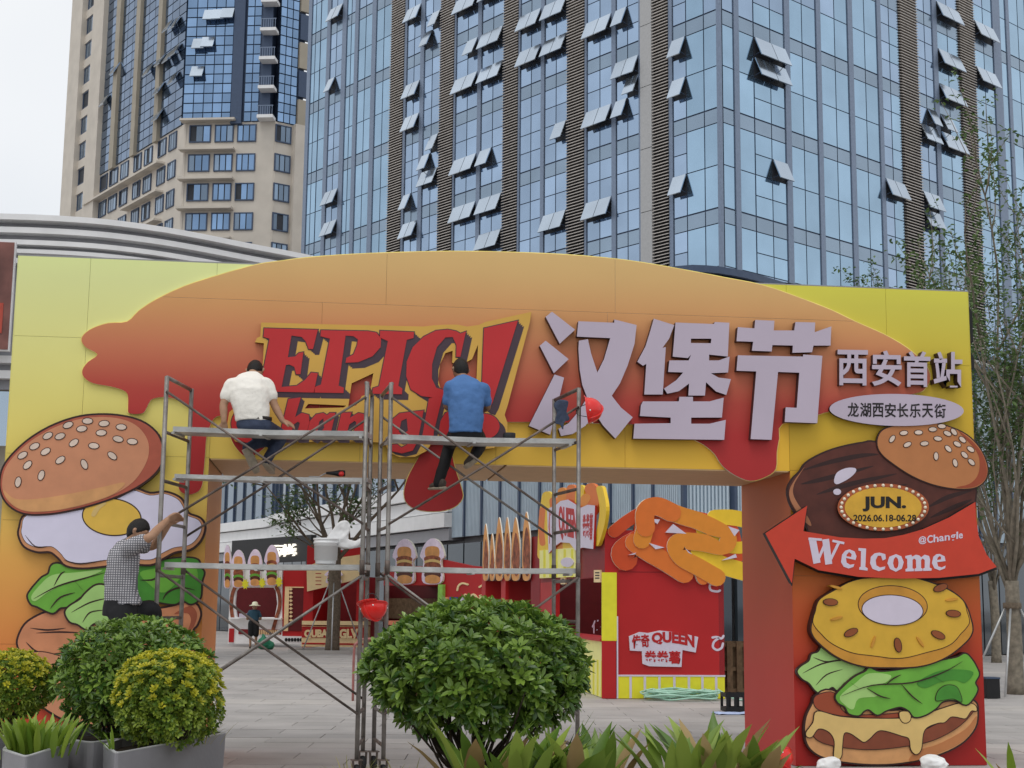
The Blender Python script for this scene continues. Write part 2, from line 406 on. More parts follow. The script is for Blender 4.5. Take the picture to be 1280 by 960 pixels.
# ================================================================== glass tower
K = at_depth(903, 300, 77.0)
a = rad(33.5); TL = Plane(K, math.atan2(-math.cos(a), math.sin(a)))
a = rad(56.0); TR = Plane(K, math.atan2(math.cos(a), math.sin(a)))
tower = thing('glass_tower', (K.x+2, K.y+22, 0), 'tall pale blue glass tower with dark louvre strips and tilted-open windows', 'tower')
zs = [TR.uv(903.5, y)[1] for y in (268, 144.5, 21)]
FL = (zs[2]-zs[0])/2; SPB = zs[0]-.5*.156*FL             # bottom of a spandrel band
z2 = Z(380, 0, 2.783); z3 = Z(820, 0, 2.596)
def mk(zm, y, lst):
    o = []
    for x0, x1, t in lst:
        (p, _), (q, _) = zm([(x0, y), (x1, y)]); o.append((p, q, t))
    return o
LC = mk(z2, 450, [(6,17,'m'),(17,30,'f'),(31,47,'f'),(49,72,'f'),(72,84,'m'),(84,104,'o'),(105,126,'o'),(126,140,'m'),(140,155,'f'),(156,170,'f'),
  (170,182,'m'),(182,206,'f'),(207,230,'f'),(230,244,'m'),(244,270,'f'),(271,297,'f'),(298,346,'l'),(346,354,'m'),(355,378,'o'),(379,402,'o'),(402,415,'m'),
  (415,442,'o'),(443,470,'o'),(472,521,'l'),(521,527,'m'),(527,566,'o'),(567,603,'o'),(603,616,'m'),(617,655,'o'),(656,692,'o'),(694,746,'l'),(746,752,'m'),(752,789,'o'),
  (790,825,'o'),(825,837,'m'),(838,876,'o'),(877,915,'o'),(917,978,'l'),(978,985,'m'),(985,1029,'o'),(1030,1072,'o'),(1072,1087,'m'),(1088,1126,'o'),(1127,1167,'o'),
  (1167,1175,'m'),(1176,1215,'p')]) + [(380+1216/2.783, 820+44/2.596, 'l')] + mk(z3, 450, [(44,56,'m'),(57,99,'o'),(100,157,'f'),(158,212,'f')])
RC = mk(z3, 450, [(219,255,'f'),(255,271,'m'),(272,320,'f'),(322,375,'o'),(376,421,'o'),(421,438,'m'),(440,480,'f'),(481,526,'f'),(526,540,'m'),(541,587,'f'),(588,630,'f'),
  (630,645,'m'),(646,685,'f'),(686,726,'f'),(726,738,'m'),(738,766,'o'),(767,797,'o'),(799,856,'l'),(857,882,'o'),(883,908,'o'),(908,922,'m'),(923,957,'o'),(958,992,'o'),
  (993,1043,'l'),(1045,1075,'o'),(1076,1106,'o'),(1106,1130,'m'),(1131,1150,'f'),(1150,1160,'m'),(1161,1190,'f'),(1191,1215,'f'),(1216,1228,'m'),(1229,1260,'f')])
OPEN_L = z2([(100,80),(128,65),(92,318),(70,700),(100,690),(70,805),(102,790),(375,55),(405,45),(430,120),(462,100),(362,310),(392,297),(355,425),(390,405),(415,550),(450,530),
  (350,690),(420,660),(450,640),(345,845),(378,830),(540,60),(588,35),(628,15),(665,0),(580,195),(630,175),(675,148),(535,330),(580,305),(625,280),(670,258),(530,612),(572,590),
  (620,570),(530,780),(572,760),(610,740),(658,720),(615,850),(660,835),(765,90),(800,75),(855,55),(898,30),(765,220),(805,195),(850,175),(895,148),(890,460),(840,790),(885,765),
  (1000,95),(1050,75),(1105,45),(1095,235),(1145,215),(995,410),(1045,390),(1095,365),(1145,340),(990,730),(1040,710)]) + z3([(75,160),(75,285),(75,600)])
OPEN_R = z3([(345,145),(405,165),(350,270),(408,290),(410,600),(760,585),(790,600),(940,95),(975,105),(940,200),(975,215),(880,340),(915,355),(950,365),(983,380),(880,450),(915,465),
  (955,475),(988,490),(885,625),(918,635),(888,740),(922,750),(1060,145),(1095,158),(1062,245),(1098,262)])
def project(p):
    q = CAMROT.transposed() @ (Vector(p)-EYEP); return 640+FPX*q.x/-q.z, 480-FPX*q.y/-q.z
Z0, Z1 = 0.0, SPB+6*FL
cellsT = []
def glass_face(pl, colz, ybase, opens, gname):
    core = MB(); us = [pl.uv(c[0], ybase)[0] for c in colz] + [pl.uv(colz[-1][1], ybase)[0]]
    core.slab(pl, min(us) if pl is TL else .25, -.25 if pl is TL else max(us), Z0, Z1, -3.0, -.06); core.build('core', 'frame_dark', tower)
    ops = [pl.uv(x, y) for x, y in opens]; small = []
    for x0, x1, t in colz:
        u0, u1 = pl.uv(x0, ybase)[0], pl.uv(x1, ybase)[0]
        if t == 'm': slab_obj('mullion', 'frame_mid', pl, u0, u1, Z0, Z1, -.1, .07, tower); continue
        if t == 'p':
            for k in range(0, 10):
                zb = SPB-3*FL+k*FL*.66; slab_obj('cladding_panel', 'panel_grey', pl, u0, u1, zb+.02, zb+FL*.66-.02, -.1, .16, tower)
            continue
        if t == 'l':
            lb = MB(); z = SPB-2.2*FL
            while z < Z1: lb.hexa([pl.pt(u0, z, .16), pl.pt(u1, z, .16), pl.pt(u1, z+.05, -.04), pl.pt(u0, z+.05, -.04)],
                                  [pl.pt(u0, z+.045, .16), pl.pt(u1, z+.045, .16), pl.pt(u1, z+.105, -.04), pl.pt(u0, z+.105, -.04)]); z += .20
            slab_obj('louvre_back', 'louvre_back', pl, u0, u1, SPB-2.2*FL, Z1, -.2, -.05, tower)
            lb.build('louvre_slats', 'louvre', tower, kind='stuff'); continue
        for f in range(-2, 6):
            zb = SPB+f*FL; cuts = [(0, .15, 's')]
            n = 2 if t == 'f' else 4
            for k in range(n): cuts.append((.156+.844*k/n, .156+.844*(k+1)/n, t))
            for c0, c1, ty in cuts:
                cellsT.append([pl, u0+.025, u1-.025, zb+c0*FL+.03, zb+c1*FL-.03, ty, False])
    for (ou, oz) in ops:
        best = None
        for c in cellsT:
            if c[0] is not pl or c[5] != 'o': continue
            d = ((c[1]+c[2])/2-ou)**2 + ((c[3]+c[4])/2-.15-oz)**2
            if best is None or d < best[0]: best = (d, c)
        if best[0] < 3: best[1][6] = True
    return gname
glass_face(TL, LC, 161.7, OPEN_L, 'a'); glass_face(TR, RC, 173.0, OPEN_R, 'b')
slab_obj('corner_mullion', 'frame_mid', TR, -.10, .10, Z0, Z1, -.2, .05, tower)
nobj = 0; stuffv = MB(); stuffs = MB()
cellsT.sort(key=lambda c: -((c[2]-c[1])*(c[4]-c[3]))*(1 if 0 <= project(c[0].pt(c[1], (c[3]+c[4])/2))[1] < 350 else .01))
hinge_t = 24
for pl, u0, u1, za, zb_, ty, op in cellsT:
    if op:
        L = zb_-za+.1; t_ = rad(23); cz = zb_-math.cos(t_)*L/2; co = .08+math.sin(t_)*L/2
        fr = block('open_window', 'glass_open', pl.pt((u0+u1)/2, cz, co), (u1-u0+.03, .06, L), pl.h, tower, 0)
        fr.rotation_euler = (Matrix.Rotation(pl.h, 3, 'Z') @ Matrix.Rotation(-t_, 3, 'X')).to_euler()
        slab_obj('window_opening', 'interior', pl, u0, u1, za, zb_, -.06, -.045, tower)
        for uu in (u0+.06, u1-.06):
            arm = MB(); arm.tube([pl.pt(uu, za+.12, 0), pl.pt(uu, cz-.3*L, co*1.3)], .02, 4); arm.build('stay', 'frame_dark', fr)
        continue
    mname = 'glass_spandrel' if ty == 's' else ('glass_blue' if pl is TR else 'glass_deep' if ty == 'o' else 'glass_blue')
    vis = -10 <= project(pl.pt(u0, (za+zb_)/2))[1] < 365
    if nobj < 300 and ty != 's' and vis:
        slab_obj('pane', mname, pl, u0, u1, za, zb_, -.05, 0.0, tower); nobj += 1
    elif ty == 's': stuffs.slab(pl, u0, u1, za, zb_, -.05, 0.0, R_.random())
    else: stuffv.slab(pl, u0, u1, za, zb_, -.05, 0.0, R_.random())
stuffv.build('small_panes', 'glass_deep', tower, kind='stuff'); stuffs.build('spandrel_panes', 'glass_spandrel', tower, kind='stuff')

# ================================================================== beige and glass tower, far left
K2 = at_depth(228, 200, 150.0)
AF = Plane(K2, math.atan2(-.208, .978)); AL = Plane(K2, math.atan2(-.866, .5))
z1 = Z(0, 0, 3.0)
flat = thing('apartment_tower', (K2.x, K2.y+18, 0), 'beige tower with blue glass upper floors, far left behind the mall', 'tower')
fz = [AF.uv(232, y)[1] for y in (277, 240, 203, 167)]
FH = (fz[3]-fz[0])/3; ZB = AF.uv(230, 153)[1]; ZT = ZB+9*FH
ur = AF.uv(345, 150)[0]; AC = Plane(AF.pt(ur, 0), math.atan2(.469, .883))
ul = AL.uv(83, 240)[0]; uce = AC.uv(388, 150)[0]
for pl, x0, x1 in ((AF, 0, ur), (AL, ul, 0), (AC, 0, uce)):
    bb = MB(); bb.slab(pl, x0, x1, 0, ZB, -5, -.25); bb.build('wall', 'beige', flat)
    bb = MB(); bb.slab(pl, x0+.8, x1-.8, ZB, ZT, -5, -.3); bb.build('core', 'frame_dark', flat)
npane = [0]; farst = MB(); farst2 = MB()
def far_glass(pl, lst, y, mt, rows=3):
    for a_, b_ in lst:
        u0, u1 = pl.uv(a_/3, y)[0], pl.uv(b_/3, y)[0]
        nz_ = int((ZT-ZB)/FH)*rows
        for k in range(nz_):
            za = ZB+k*FH/rows
            hi = (k % rows == 0)
            if npane[0] < 290 and k < nz_*.62 and pl is not AC:
                slab_obj('pane', mt, pl, u0+.05, u1-.05, za+.06, za+FH/rows-.06, -.28, -.1, flat); npane[0] += 1
            else: (farst if mt == 'glass_far' else farst2).slab(pl, u0+.05, u1-.05, za+.06, za+FH/rows-.06, -.28, -.1, R_.random())
far_glass(AF, [(690,728),(728,765),(765,800),(800,835),(835,868),(918,945),(945,972)], 100, 'glass_far')
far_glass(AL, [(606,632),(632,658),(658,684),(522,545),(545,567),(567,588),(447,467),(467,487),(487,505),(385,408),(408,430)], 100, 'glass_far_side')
far_glass(AC, [(1047,1070),(1070,1093),(1093,1116)], 100, 'glass_far')
farst.build('upper_panes', 'glass_far', flat, kind='stuff'); farst2.build('side_panes', 'glass_far_side', flat, kind='stuff')
for (a_, b_, pl) in ((872,912,AF),(590,604,AL),(507,521,AL),(431,446,AL)):
    u0, u1 = pl.uv(a_/3, 100)[0], pl.uv(b_/3, 100)[0]; slab_obj('dark_fin', 'beige_dark' if pl is AL else 'frame_dark', pl, u0, u1, ZB-.3, ZT, -.3, .25, flat)
u0, u1 = AF.uv(978/3, 100)[0], AF.uv(1044/3, 100)[0]
for k in range(9):
    slab_obj('balcony_slab', 'shade_white', AF, u0, u1-.2, ZB+k*FH, ZB+k*FH+.35, -.3, 1.1, flat)
    bb = MB()
    for q in range(7): bb.tube([AF.pt(u0+.1+q*(u1-u0-.4)/6, ZB+k*FH+.35, 1.0), AF.pt(u0+.1+q*(u1-u0-.4)/6, ZB+k*FH+1.35, 1.0)], .04, 4)
    bb.tube([AF.pt(u0, ZB+k*FH+1.35, 1.0), AF.pt(u1-.2, ZB+k*FH+1.35, 1.0)], .05, 4); bb.build('balcony_railing', 'frame_mid', flat)
# tilted open windows high up
for (x, y) in [(790,60),(822,58),(856,54),(748,168),(782,162),(742,272)]:
    u, z = AF.uv(x/3, y/3); o = block('open_window', 'glass_open', AF.pt(u, z, .35), (1.35, .12, 1.5), AF.h, flat); o.rotation_euler = (Matrix.Rotation(AF.h, 3, 'Z') @ Matrix.Rotation(-rad(28), 3, 'X')).to_euler()
for (x, y) in [(665,90),(640,100),(668,190),(640,215),(610,228),(660,295),(565,265),(440,260),(600,435),(400,380),(605,335)]:
    u, z = AL.uv(x/3, y/3); o = block('open_window', 'glass_open', AL.pt(u, z, .35), (1.5, .12, 1.5), AL.h, flat); o.rotation_euler = (Matrix.Rotation(AL.h, 3, 'Z') @ Matrix.Rotation(-rad(28), 3, 'X')).to_euler()
def far_window(pl, u0, u1, za, zb_):
    w_ = slab_obj('window', 'interior', pl, u0, u1, za, zb_, -.3, -.22, flat)
    n = 3; cs = [u0, u0+(u1-u0)*.3, u0+(u1-u0)*.65, u1]
    for k in range(n):
        if R_.random() < .84: slab_obj('pane', 'glass_far' if R_.random() < .75 and pl is AF else 'glass_window', pl, cs[k]+.06, cs[k+1]-.06, za+.08, zb_-.08, -.215, -.16, w_)
    fr = MB(); 
    for uu in (u0, u1): fr.slab(pl, uu-.06, uu+.06, za-.06, zb_+.06, -.26, -.1)
    for zz in (za, zb_): fr.slab(pl, u0, u1, zz-.06, zz+.06, -.26, -.12)
    fr.build('window_frame', 'frame_dark', w_)
for k in range(0, 6):
    zc = fz[3]-k*FH; za, zb_ = zc-FH*.28, zc+FH*.28
    for a_, b_ in ((710,787),(806,872),(890,957)): far_window(AF, AF.uv(a_/3, 167)[0], AF.uv(b_/3, 167)[0], za, zb_)
    far_window(AC, AC.uv(1036/3, 180)[0], AC.uv(1092/3, 180)[0], za, zb_)
    for a_, b_ in ((378,402),(412,440),(452,478),(500,525),(538,565),(588,615),(627,653)):
        far_window(AL, AL.uv(a_/3, 190)[0], AL.uv(b_/3, 190)[0], za, zb_)
    slab_obj('ledge', 'beige', AF, AF.uv(675/3, 200)[0], AF.uv(880/3, 200)[0], zc-FH*.62+FH, zc-FH*.55+FH, -.3, .8, flat)
    slab_obj('ledge', 'beige', AL, AL.uv((480 if k % 2 else 340)/3, 200)[0], AL.uv(610/3, 200)[0], zc-FH*.62, zc-FH*.55, -.3, .7, flat)
for k in range(-6, 9):          # end bay of stone with a column of windows
    za = ZB+k*FH*1.02+.4
    far_window(AL, AL.uv(300/3, 170)[0], AL.uv(332/3, 170)[0], za, za+FH*.6)
for a_, b_ in ((256,296),(338,378)):
    u0, u1 = AL.uv(a_/3, 170)[0], AL.uv(b_/3, 170)[0]; slab_obj('pier', 'beige', AL, u0, u1, 0, ZT, -.3, .5, flat)
for k in range(-6, 9):
    za = ZB+k*FH*1.02+.4; slab_obj('spandrel', 'beige', AL, AL.uv(296/3, 170)[0], AL.uv(338/3, 170)[0], za+FH*.64, za+FH*.98, -.3, -.05, flat)
u0, u1 = AC.uv(1120/3, 100)[0], AC.uv(1162/3, 100)[0]
for k in range(-6, 9): slab_obj('dark_bay', 'frame_dark' if k % 2 else 'beige_dark', AC, u0, u1, ZB+k*FH, ZB+k*FH+FH*.9, -.3, .1, flat)
u0 = AC.uv(1095/3, 240)[0]; slab_obj('pier', 'beige', AC, u0, u0+1.2, 0, ZB, -.3, .4, flat)

# ================================================================== mall wing, left: curved bands
ZR = at_depth(0, 272, 40.0).z
pth = [(-400,262),(-200,267),(0,272),(60,274),(110,277),(150,281),(200,288),(250,297),(300,307),(370,320.5),(440,336),(520,354)]
path = [at_height(x, y, ZR) for x, y in pth]
pathS = [Vector(p) for p in smooth_line([tuple(p) for p in path], 4)]
wing = thing('striped_mall_wing', (path[2].x, path[2].y+8, 0), 'curved mall wing with white and grey horizontal bands, left edge', 'mall')
def sweep(pth_, z0, z1, off, back, lv=0):
    b = MB(); P = []
    for i, p in enumerate(pth_):
        t = pth_[min(i+1, len(pth_)-1)]-pth_[max(i-1, 0)]; n = Vector((t.y, -t.x, 0)).normalized(); P.append((p, n))
    for (p, n), (q, m) in zip(P, P[1:]):
        a_ = [p+n*off, q+m*off, q-m*back, p-n*back]
        b.hexa([Vector((v.x, v.y, z0)) for v in a_], [Vector((v.x, v.y, z1)) for v in a_], lv)
    return b
def zat(y): return at_depth(0, y, 40.0).z
for y0, y1, mt, of in ((272,279,'shade_white',.45),(279,287,'shade_grey',.0),(287,294,'shade_white',.35),(294,302,'shade_grey',.0),(302,308,'shade_white',.30),(308,313,'shade_grey',.02),
                       (313,318,'shade_white',.25),(318,324,'shade_grey',.0),(324,330,'shade_white',.2),(330,447,'shade_grey',-.1),(447,456,'shade_white',.35),(456,465,'shade_grey',.0),(465,475,'shade_white',.3),(475,487,'shade_grey',0.0)):
    sweep(pathS, zat(y1), zat(y0), of, 3.0).build('band', mt, wing)
sweep(pathS[:23], 0, zat(487), -.3, 2.0).build('wall', 'beige_dark', wing)
WP = Plane(at_depth(0, 400, 39.5), 0)
for k in range(-3, 1):
    u1 = WP.uv(12, 520)[0]+k*1.6; slab_obj('window_pane', 'glass_mall', WP, u1-1.5, u1, zat(560), zat(493), 0, .1, wing)
b = MB(); b.slab(WP, WP.uv(-160, 400)[0], WP.uv(19, 400)[0], zat(446), zat(312), .35, .5)
scr = thing('billboard_screen', WP.pt(WP.uv(0, 400)[0], zat(446), .6), 'dark billboard with brown-red picture on the striped mall, left edge', 'billboard')
b.build('frame', 'shade_white', scr)
mat('poster_brown', alb(96, 62, 56), .35, var=.5, scale=1.2)
b = MB(); b.slab(WP, WP.uv(-158, 400)[0], WP.uv(17.5, 400)[0], zat(444.5), zat(313.5), .5, .53); b.build('picture', 'poster_brown', scr)
mat('poster_red', alb(150, 62, 48), .35, var=.35, scale=1.5)
b = MB(); b.slab(WP, WP.uv(-40, 400)[0], WP.uv(9, 400)[0], zat(425), zat(388), .53, .55); b.build('picture_band', 'poster_red', scr)

# ================================================================== mall podium behind
def depth_at(px): return 55.0*767/(px+200)
ppx = [(-60, 150), (275, 88), (350, depth_at(350)), (450, depth_at(450)), (567, 55.0), (640, depth_at(640)), (720, depth_at(720)), (790, depth_at(790)), (845, 39.4), (880, 38.9), (920, 39.3), (960, 40.2), (1020, 42), (1110, 45.5), (1240, 51.5), (1330, 56)]
pp = []
for px, Y in ppx: p = at_depth(px, 757+(px-640)*.01, Y); pp.append(Vector((p.x, p.y, 0)))
pp2 = [Vector(p) for p in smooth_line([tuple(p) for p in pp], 3)]
mall = thing('mall_podium', (pp[4].x, pp[4].y+12, 0), 'mall behind the arch with ribbed grey-blue glass and pale panel bands', 'mall')
sweep(pp2, 0, 10.6, -.4, 6).build('wall', 'shade_grey', mall)
sweep(pp2, 10.5, 10.75, .5, 7).build('roof_edge', 'frame_dark', mall); sweep(pp2, 10.78, 10.95, .3, 7).build('roof_trim', 'shade_white', mall); sweep(pp2, 11.0, 11.2, .45, 7).build('roof_coping', 'frame_dark', mall)
# panel bands over the shops on the left half
half = pp2[:13]
for z0, z1, of, mt in ((4.1, 4.55, .25, 'shade_grey'), (4.6, 5.15, .45, 'shade_white'), (5.2, 5.75, .3, 'shade_white'), (5.8, 6.3, .5, 'shade_white')): sweep(half, z0, z1, of, .6).build('band', mt, mall)
def along(pth_, step):
    L = 0; res = []; nxt = 0
    for p, q in zip(pth_, pth_[1:]):
        d = (q-p).length
        while nxt <= L+d:
            res.append((p.lerp(q, (nxt-L)/d), (q-p).normalized())); nxt += step
        L += d
    return res
RB = bpy.data.meshes.new('rib_sheet'); rb = MB()
n = 12
for k in range(n):
    x0, x1 = -0.5+k/n, -0.5+(k+1)/n; xm = (x0+x1)/2
    rb.hexa([(x0, -.5, -.5), (xm, -.5, -.5), (xm, .5, -.5), (x0, .5, -.5)], [(x0, -.5, .5), (xm, -.5, .5), (xm, .5, .5), (x0, .5, .5)])
    rb.hexa([(xm, 0, -.5), (x1, 0, -.5), (x1, .5, -.5), (xm, .5, -.5)], [(xm, 0, .5), (x1, 0, .5), (x1, .5, .5), (xm, .5, .5)])
RB.from_pydata(rb.v, [], rb.f); RB.materials.append(M('rib_panel'))
st = along(pp2, 1.55); 
for i, ((p, t), (q, t2)) in enumerate(zip(st, st[1:])):
    px = project((p.x, p.y, 6))[0]
    if px < 250 or px > 1330: continue
    h = math.atan2((q-p).y, (q-p).x); nrm = Vector((math.sin(h), -math.cos(h), 0)); c = (p+q)/2
    if px > 545:
        o = bpy.data.objects.new('ribbed_panel', RB); col.objects.link(o); o.location = (c.x+nrm.x*.05, c.y+nrm.y*.05, 7.35); o.scale = ((q-p).length-.1, .16, 6.3); o.rotation_euler = (0, 0, h); adopt(o, mall)
    else:
        block('pane', 'glass_mall_dark', (c.x, c.y, 8.4), ((q-p).length-.12, .1, 4.1), h, mall)
    block('mullion', 'frame_dark', (p.x+nrm.x*.1, p.y+nrm.y*.1, 7.4 if px > 545 else 8.4), (.12 if px > 545 else .07, .20 if px > 545 else .11, 6.4 if px > 545 else 4.2), h, mall)
    block('shop_glass', 'glass_shop', (c.x+nrm.x*.1, c.y+nrm.y*.1, 2.0), ((q-p).length-.12, .1, 3.9), h, mall)
st = None
# ================================================================== festival arch
AY = 15.09; AP = Plane((0, AY), 0)
XL, XA, XB, XR, ZBM, ZTP, YB = -3.34, -1.295, 4.93, 7.055, 3.13, 5.21, 16.97
gradmat('print_left', [(0, alb(150, 40, 34)), (.55, alb(168, 62, 40)), (1.1, alb(190, 112, 58)), (2.07, alb(199, 147, 73)), (3.0, alb(204, 182, 88)), (3.7, alb(201, 190, 107)), (5.0, alb(197, 201, 138)), (5.25, alb(200, 208, 142))])  # left sheets washed paler: the sky glare there is in the colours
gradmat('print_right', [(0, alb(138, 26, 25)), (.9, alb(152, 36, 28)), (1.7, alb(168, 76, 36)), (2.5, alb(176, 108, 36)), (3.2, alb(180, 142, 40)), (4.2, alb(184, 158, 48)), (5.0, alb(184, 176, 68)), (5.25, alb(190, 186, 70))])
gradmat('print_mid', [(XA, alb(202, 176, 84)), (2.0, alb(202, 162, 62)), (XB, alb(204, 160, 50))], axis='X')
gradmat('print_bun', [(2.4, alb(132, 30, 32)), (3.5, alb(158, 42, 42)), (3.85, alb(158, 60, 50)), (4.3, alb(176, 104, 74)), (4.75, alb(186, 134, 86)), (5.2, alb(192, 156, 102)), (5.7, alb(198, 170, 112))])
gradmat('print_jamb', [(0, alb(176, 56, 52)), (.9, alb(174, 58, 48)), (2.1, alb(164, 74, 42)), (3.2, alb(170, 96, 52))])
gradmat('print_jamb_left', [(0, alb(196, 112, 56)), (2.0, alb(186, 124, 72)), (3.2, alb(166, 128, 92))])
mat('soffit', alb(172, 142, 104), .6, var=.05); mat('board_edge', alb(196, 190, 176), .6); mat('ply', (.30, .22, .14), .8, var=.2)
arch = thing('festival_arch', ((XL+XR)/2, AY+.9, 0), 'large printed festival arch, yellow and red, with a burger bun across its top', 'arch')
def corebox(name, x0, x1, z0, z1):
    b = MB(); b.box(((x0+x1)/2, (AY+YB)/2, (z0+z1)/2), (x1-x0-.03, YB-AY-.03, z1-z0-.01)); return b.build(name, 'ply', arch)
corebox('pillar', XL, XA, .005, ZBM); corebox('pillar', XB, XR, .005, ZBM); corebox('beam', XL, XR, ZBM, ZTP)
def skin(name, mt, x0, x1, z0, z1): return slab_obj(name, mt, AP, x0+.0015, x1-.0015, z0+.0015, z1-.0015, -.012, 0.0, arch)
for x0, x1 in ((XL, -2.60), (-2.60, XA)):
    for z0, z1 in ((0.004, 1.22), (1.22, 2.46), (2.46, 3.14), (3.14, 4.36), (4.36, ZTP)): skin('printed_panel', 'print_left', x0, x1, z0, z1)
for x0, x1 in ((XB, 6.08), (6.08, XR)):
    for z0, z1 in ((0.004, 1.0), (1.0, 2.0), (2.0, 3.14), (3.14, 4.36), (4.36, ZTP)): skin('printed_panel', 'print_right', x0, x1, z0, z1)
xs = [XA, .26, 1.7, 3.1, XB]
for x0, x1 in zip(xs, xs[1:]):
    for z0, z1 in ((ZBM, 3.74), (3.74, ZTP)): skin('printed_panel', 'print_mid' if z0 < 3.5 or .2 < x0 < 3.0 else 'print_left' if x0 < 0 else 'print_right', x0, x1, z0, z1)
def side(name, mt, x, s, z0, z1):
    n = 3
    for k in range(1):
        block(name, mt, (x+s*.006-s*.012, (AY+YB)/2, (z0+z1)/2), (.012, YB-AY, z1-z0-.004), 0, arch)
side('jamb_panel', 'print_jamb_left', XA, 1, .004, ZBM-.004); side('jamb_panel', 'print_jamb', XB, -1, .004, ZBM-.004)
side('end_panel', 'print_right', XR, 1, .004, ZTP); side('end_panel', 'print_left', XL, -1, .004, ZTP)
for x0, x1 in ((XA, 1.8), (1.8, XB)): block('soffit_panel', 'soffit', ((x0+x1)/2, (AY+YB)/2, ZBM-.006), (x1-x0-.03, YB-AY-.004, .012), 0, arch)
block('top_cap', 'shade_grey', ((XL+XR)/2, (AY+YB)/2, ZTP+.006), (XR-XL, YB-AY, .012), 0, arch)

# ---- the bun-and-sauce board across the top, cut into sheets
bun = [(320,331),(350,326.5),(385,322),(440,318),(520,315),(600,314.5),(700,318),(780,325),(850,336.5),(905,347),(955,357),(1004,374),(1040,388),(1069,402),(1105,418),(1134,435),(1156,455),(1163,472),(1156,486),(1143,492),(1085,505),(1034,515),(1024,518),(978,530),(974,548),(971,565),(969.6,586),(957,596),(938,601),(919,594),(903,582),(893,567),(880,556),(868,550),(846,540),(800,531),(740,529),(634,527.5),(585,536),(565,552),(565,566),(569,586),(576.7,610),(578,623),(567.6,634),(549,639),(526,638),(510,630.5),(505,617.5),(509,599),(518,581),(527,563),(520,551),(440,547),(345,550),(330,560),(318,569),(306,570),(297,562),(290,551),(285,536),(282,523),(275,519.6),(267.5,523),(263,531),(258,546),(256,572),(254,595),(252.5,606),(248,614),(237.5,618),(228,616),(223.4,610),(224.5,602),(233,592),(236,587),(237.5,554),(239.5,516),(235.6,509),(228,502),(213,497),(200.5,496.5),(190,499),(186,504),(183,510),(179,516),(170,517.5),(162,516.5),(160,513),(160,495),(154.5,488),(138,483),(116.5,479),(105,471.5),(103,462.6),(110,452.5),(122,443),(108,434.5),(102,426),(105,418),(116.5,410),(135.5,404),(159,402),(173,389),(195,374.5),(230,358),(271,344.7)]
bl = topl(AP, smooth_loop(bun, 3), .04)
def clip(poly, ax, lim, keep_hi):
    o = []; N = len(poly)
    ins = lambda p: (p[ax] >= lim) if keep_hi else (p[ax] <= lim)
    for i in range(N):
        a, b = poly[i-1], poly[i]
        if ins(a) != ins(b):
            t = (lim-a[ax])/(b[ax]-a[ax]); o.append((a[0]+(b[0]-a[0])*t, a[1]+(b[1]-a[1])*t))
        if ins(b): o.append(b)
    return o
g = .0012
zsb = AP.uv(600, 386)[1]; zlo = AP.uv(600, 470)[1]; xv = [AP.uv(x, 350)[0] for x in (404, 483, 768)]
rows_ = [(zsb, 9, [-9, xv[1], xv[2], 9]), (2.0, zsb, [-9, xv[0], 2.9, 9])]
for z0, z1, xl in rows_:
    for x0, x1 in zip(xl, xl[1:]):
        q = clip(clip(clip(clip(bl, 1, z0+g, True), 1, z1-g, False), 0, x0+g, True), 0, x1-g, False)
        if len(q) < 3: continue
        b = MB(); v, t = tess([q]); b.plate(AP, v, t, .004, .04, 0, 0, 1); b.build('bun_sheet', ['print_bun', 'board_edge'], arch)
# pale rim line along the bun's outline on the left and the sauce's edge
mat('rim_pale', alb(222, 190, 110), .5)
b = MB(); add(b, AP, [grow(smooth_loop(bun, 3), .9)], .0015, .004); b.build('sauce_rim', 'rim_pale', arch)

# ---- lettering boards
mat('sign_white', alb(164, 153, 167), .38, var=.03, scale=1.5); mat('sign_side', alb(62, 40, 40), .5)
mat('epic_red', alb(168, 38, 40), .42, var=.06, scale=2); mat('epic_dark', alb(64, 50, 58), .5, var=.06); mat('epic_gold', alb(186, 146, 66), .45, var=.06, scale=2); mat('epic_gold_side', alb(120, 80, 40), .6)
A = Z(300, 310, 3.3105)
logo = thing('logo_sign', AP.at(*A([(560, 600)])[0], .1), 'red EPIC Changle logo board with gold border and exclamation mark on the bun', 'sign')
back = [(88,308),(330,315),(640,322),(760,325),(800,320),(850,317),(900,317),(940,325),(990,318),(1015,306),(1206,264),(1200,305),(1108,650),(1095,690),(1107,725),(1106,765),(1090,802),(1050,828),(1000,832),(940,815),(860,805),(790,812),(772,840),(725,864),(660,866),(615,846),(600,806),(480,800),(185,803),(60,818),(-20,800),(-55,740),(-45,680),(0,640),(70,628),(84,560),(95,470),(99,394),(62,390),(70,372),(84,366)]
hole1 = [(462,560),(552,518),(536,604),(505,612),(480,652),(448,656)]
hole2 = [(832,590),(820,545),(828,480),(850,435),(880,425),(878,475),(925,478),(960,460),(985,400),(978,560),(930,600),(880,610)]
hole3 = [(283,645),(440,652),(428,660),(268,664)]
b = MB(); add(b, AP, [A(back), A(hole1), A(hole2), A(hole3)], .04, .10, smi=1); b.build('gold_board', ['epic_gold', 'epic_gold_side'], logo)
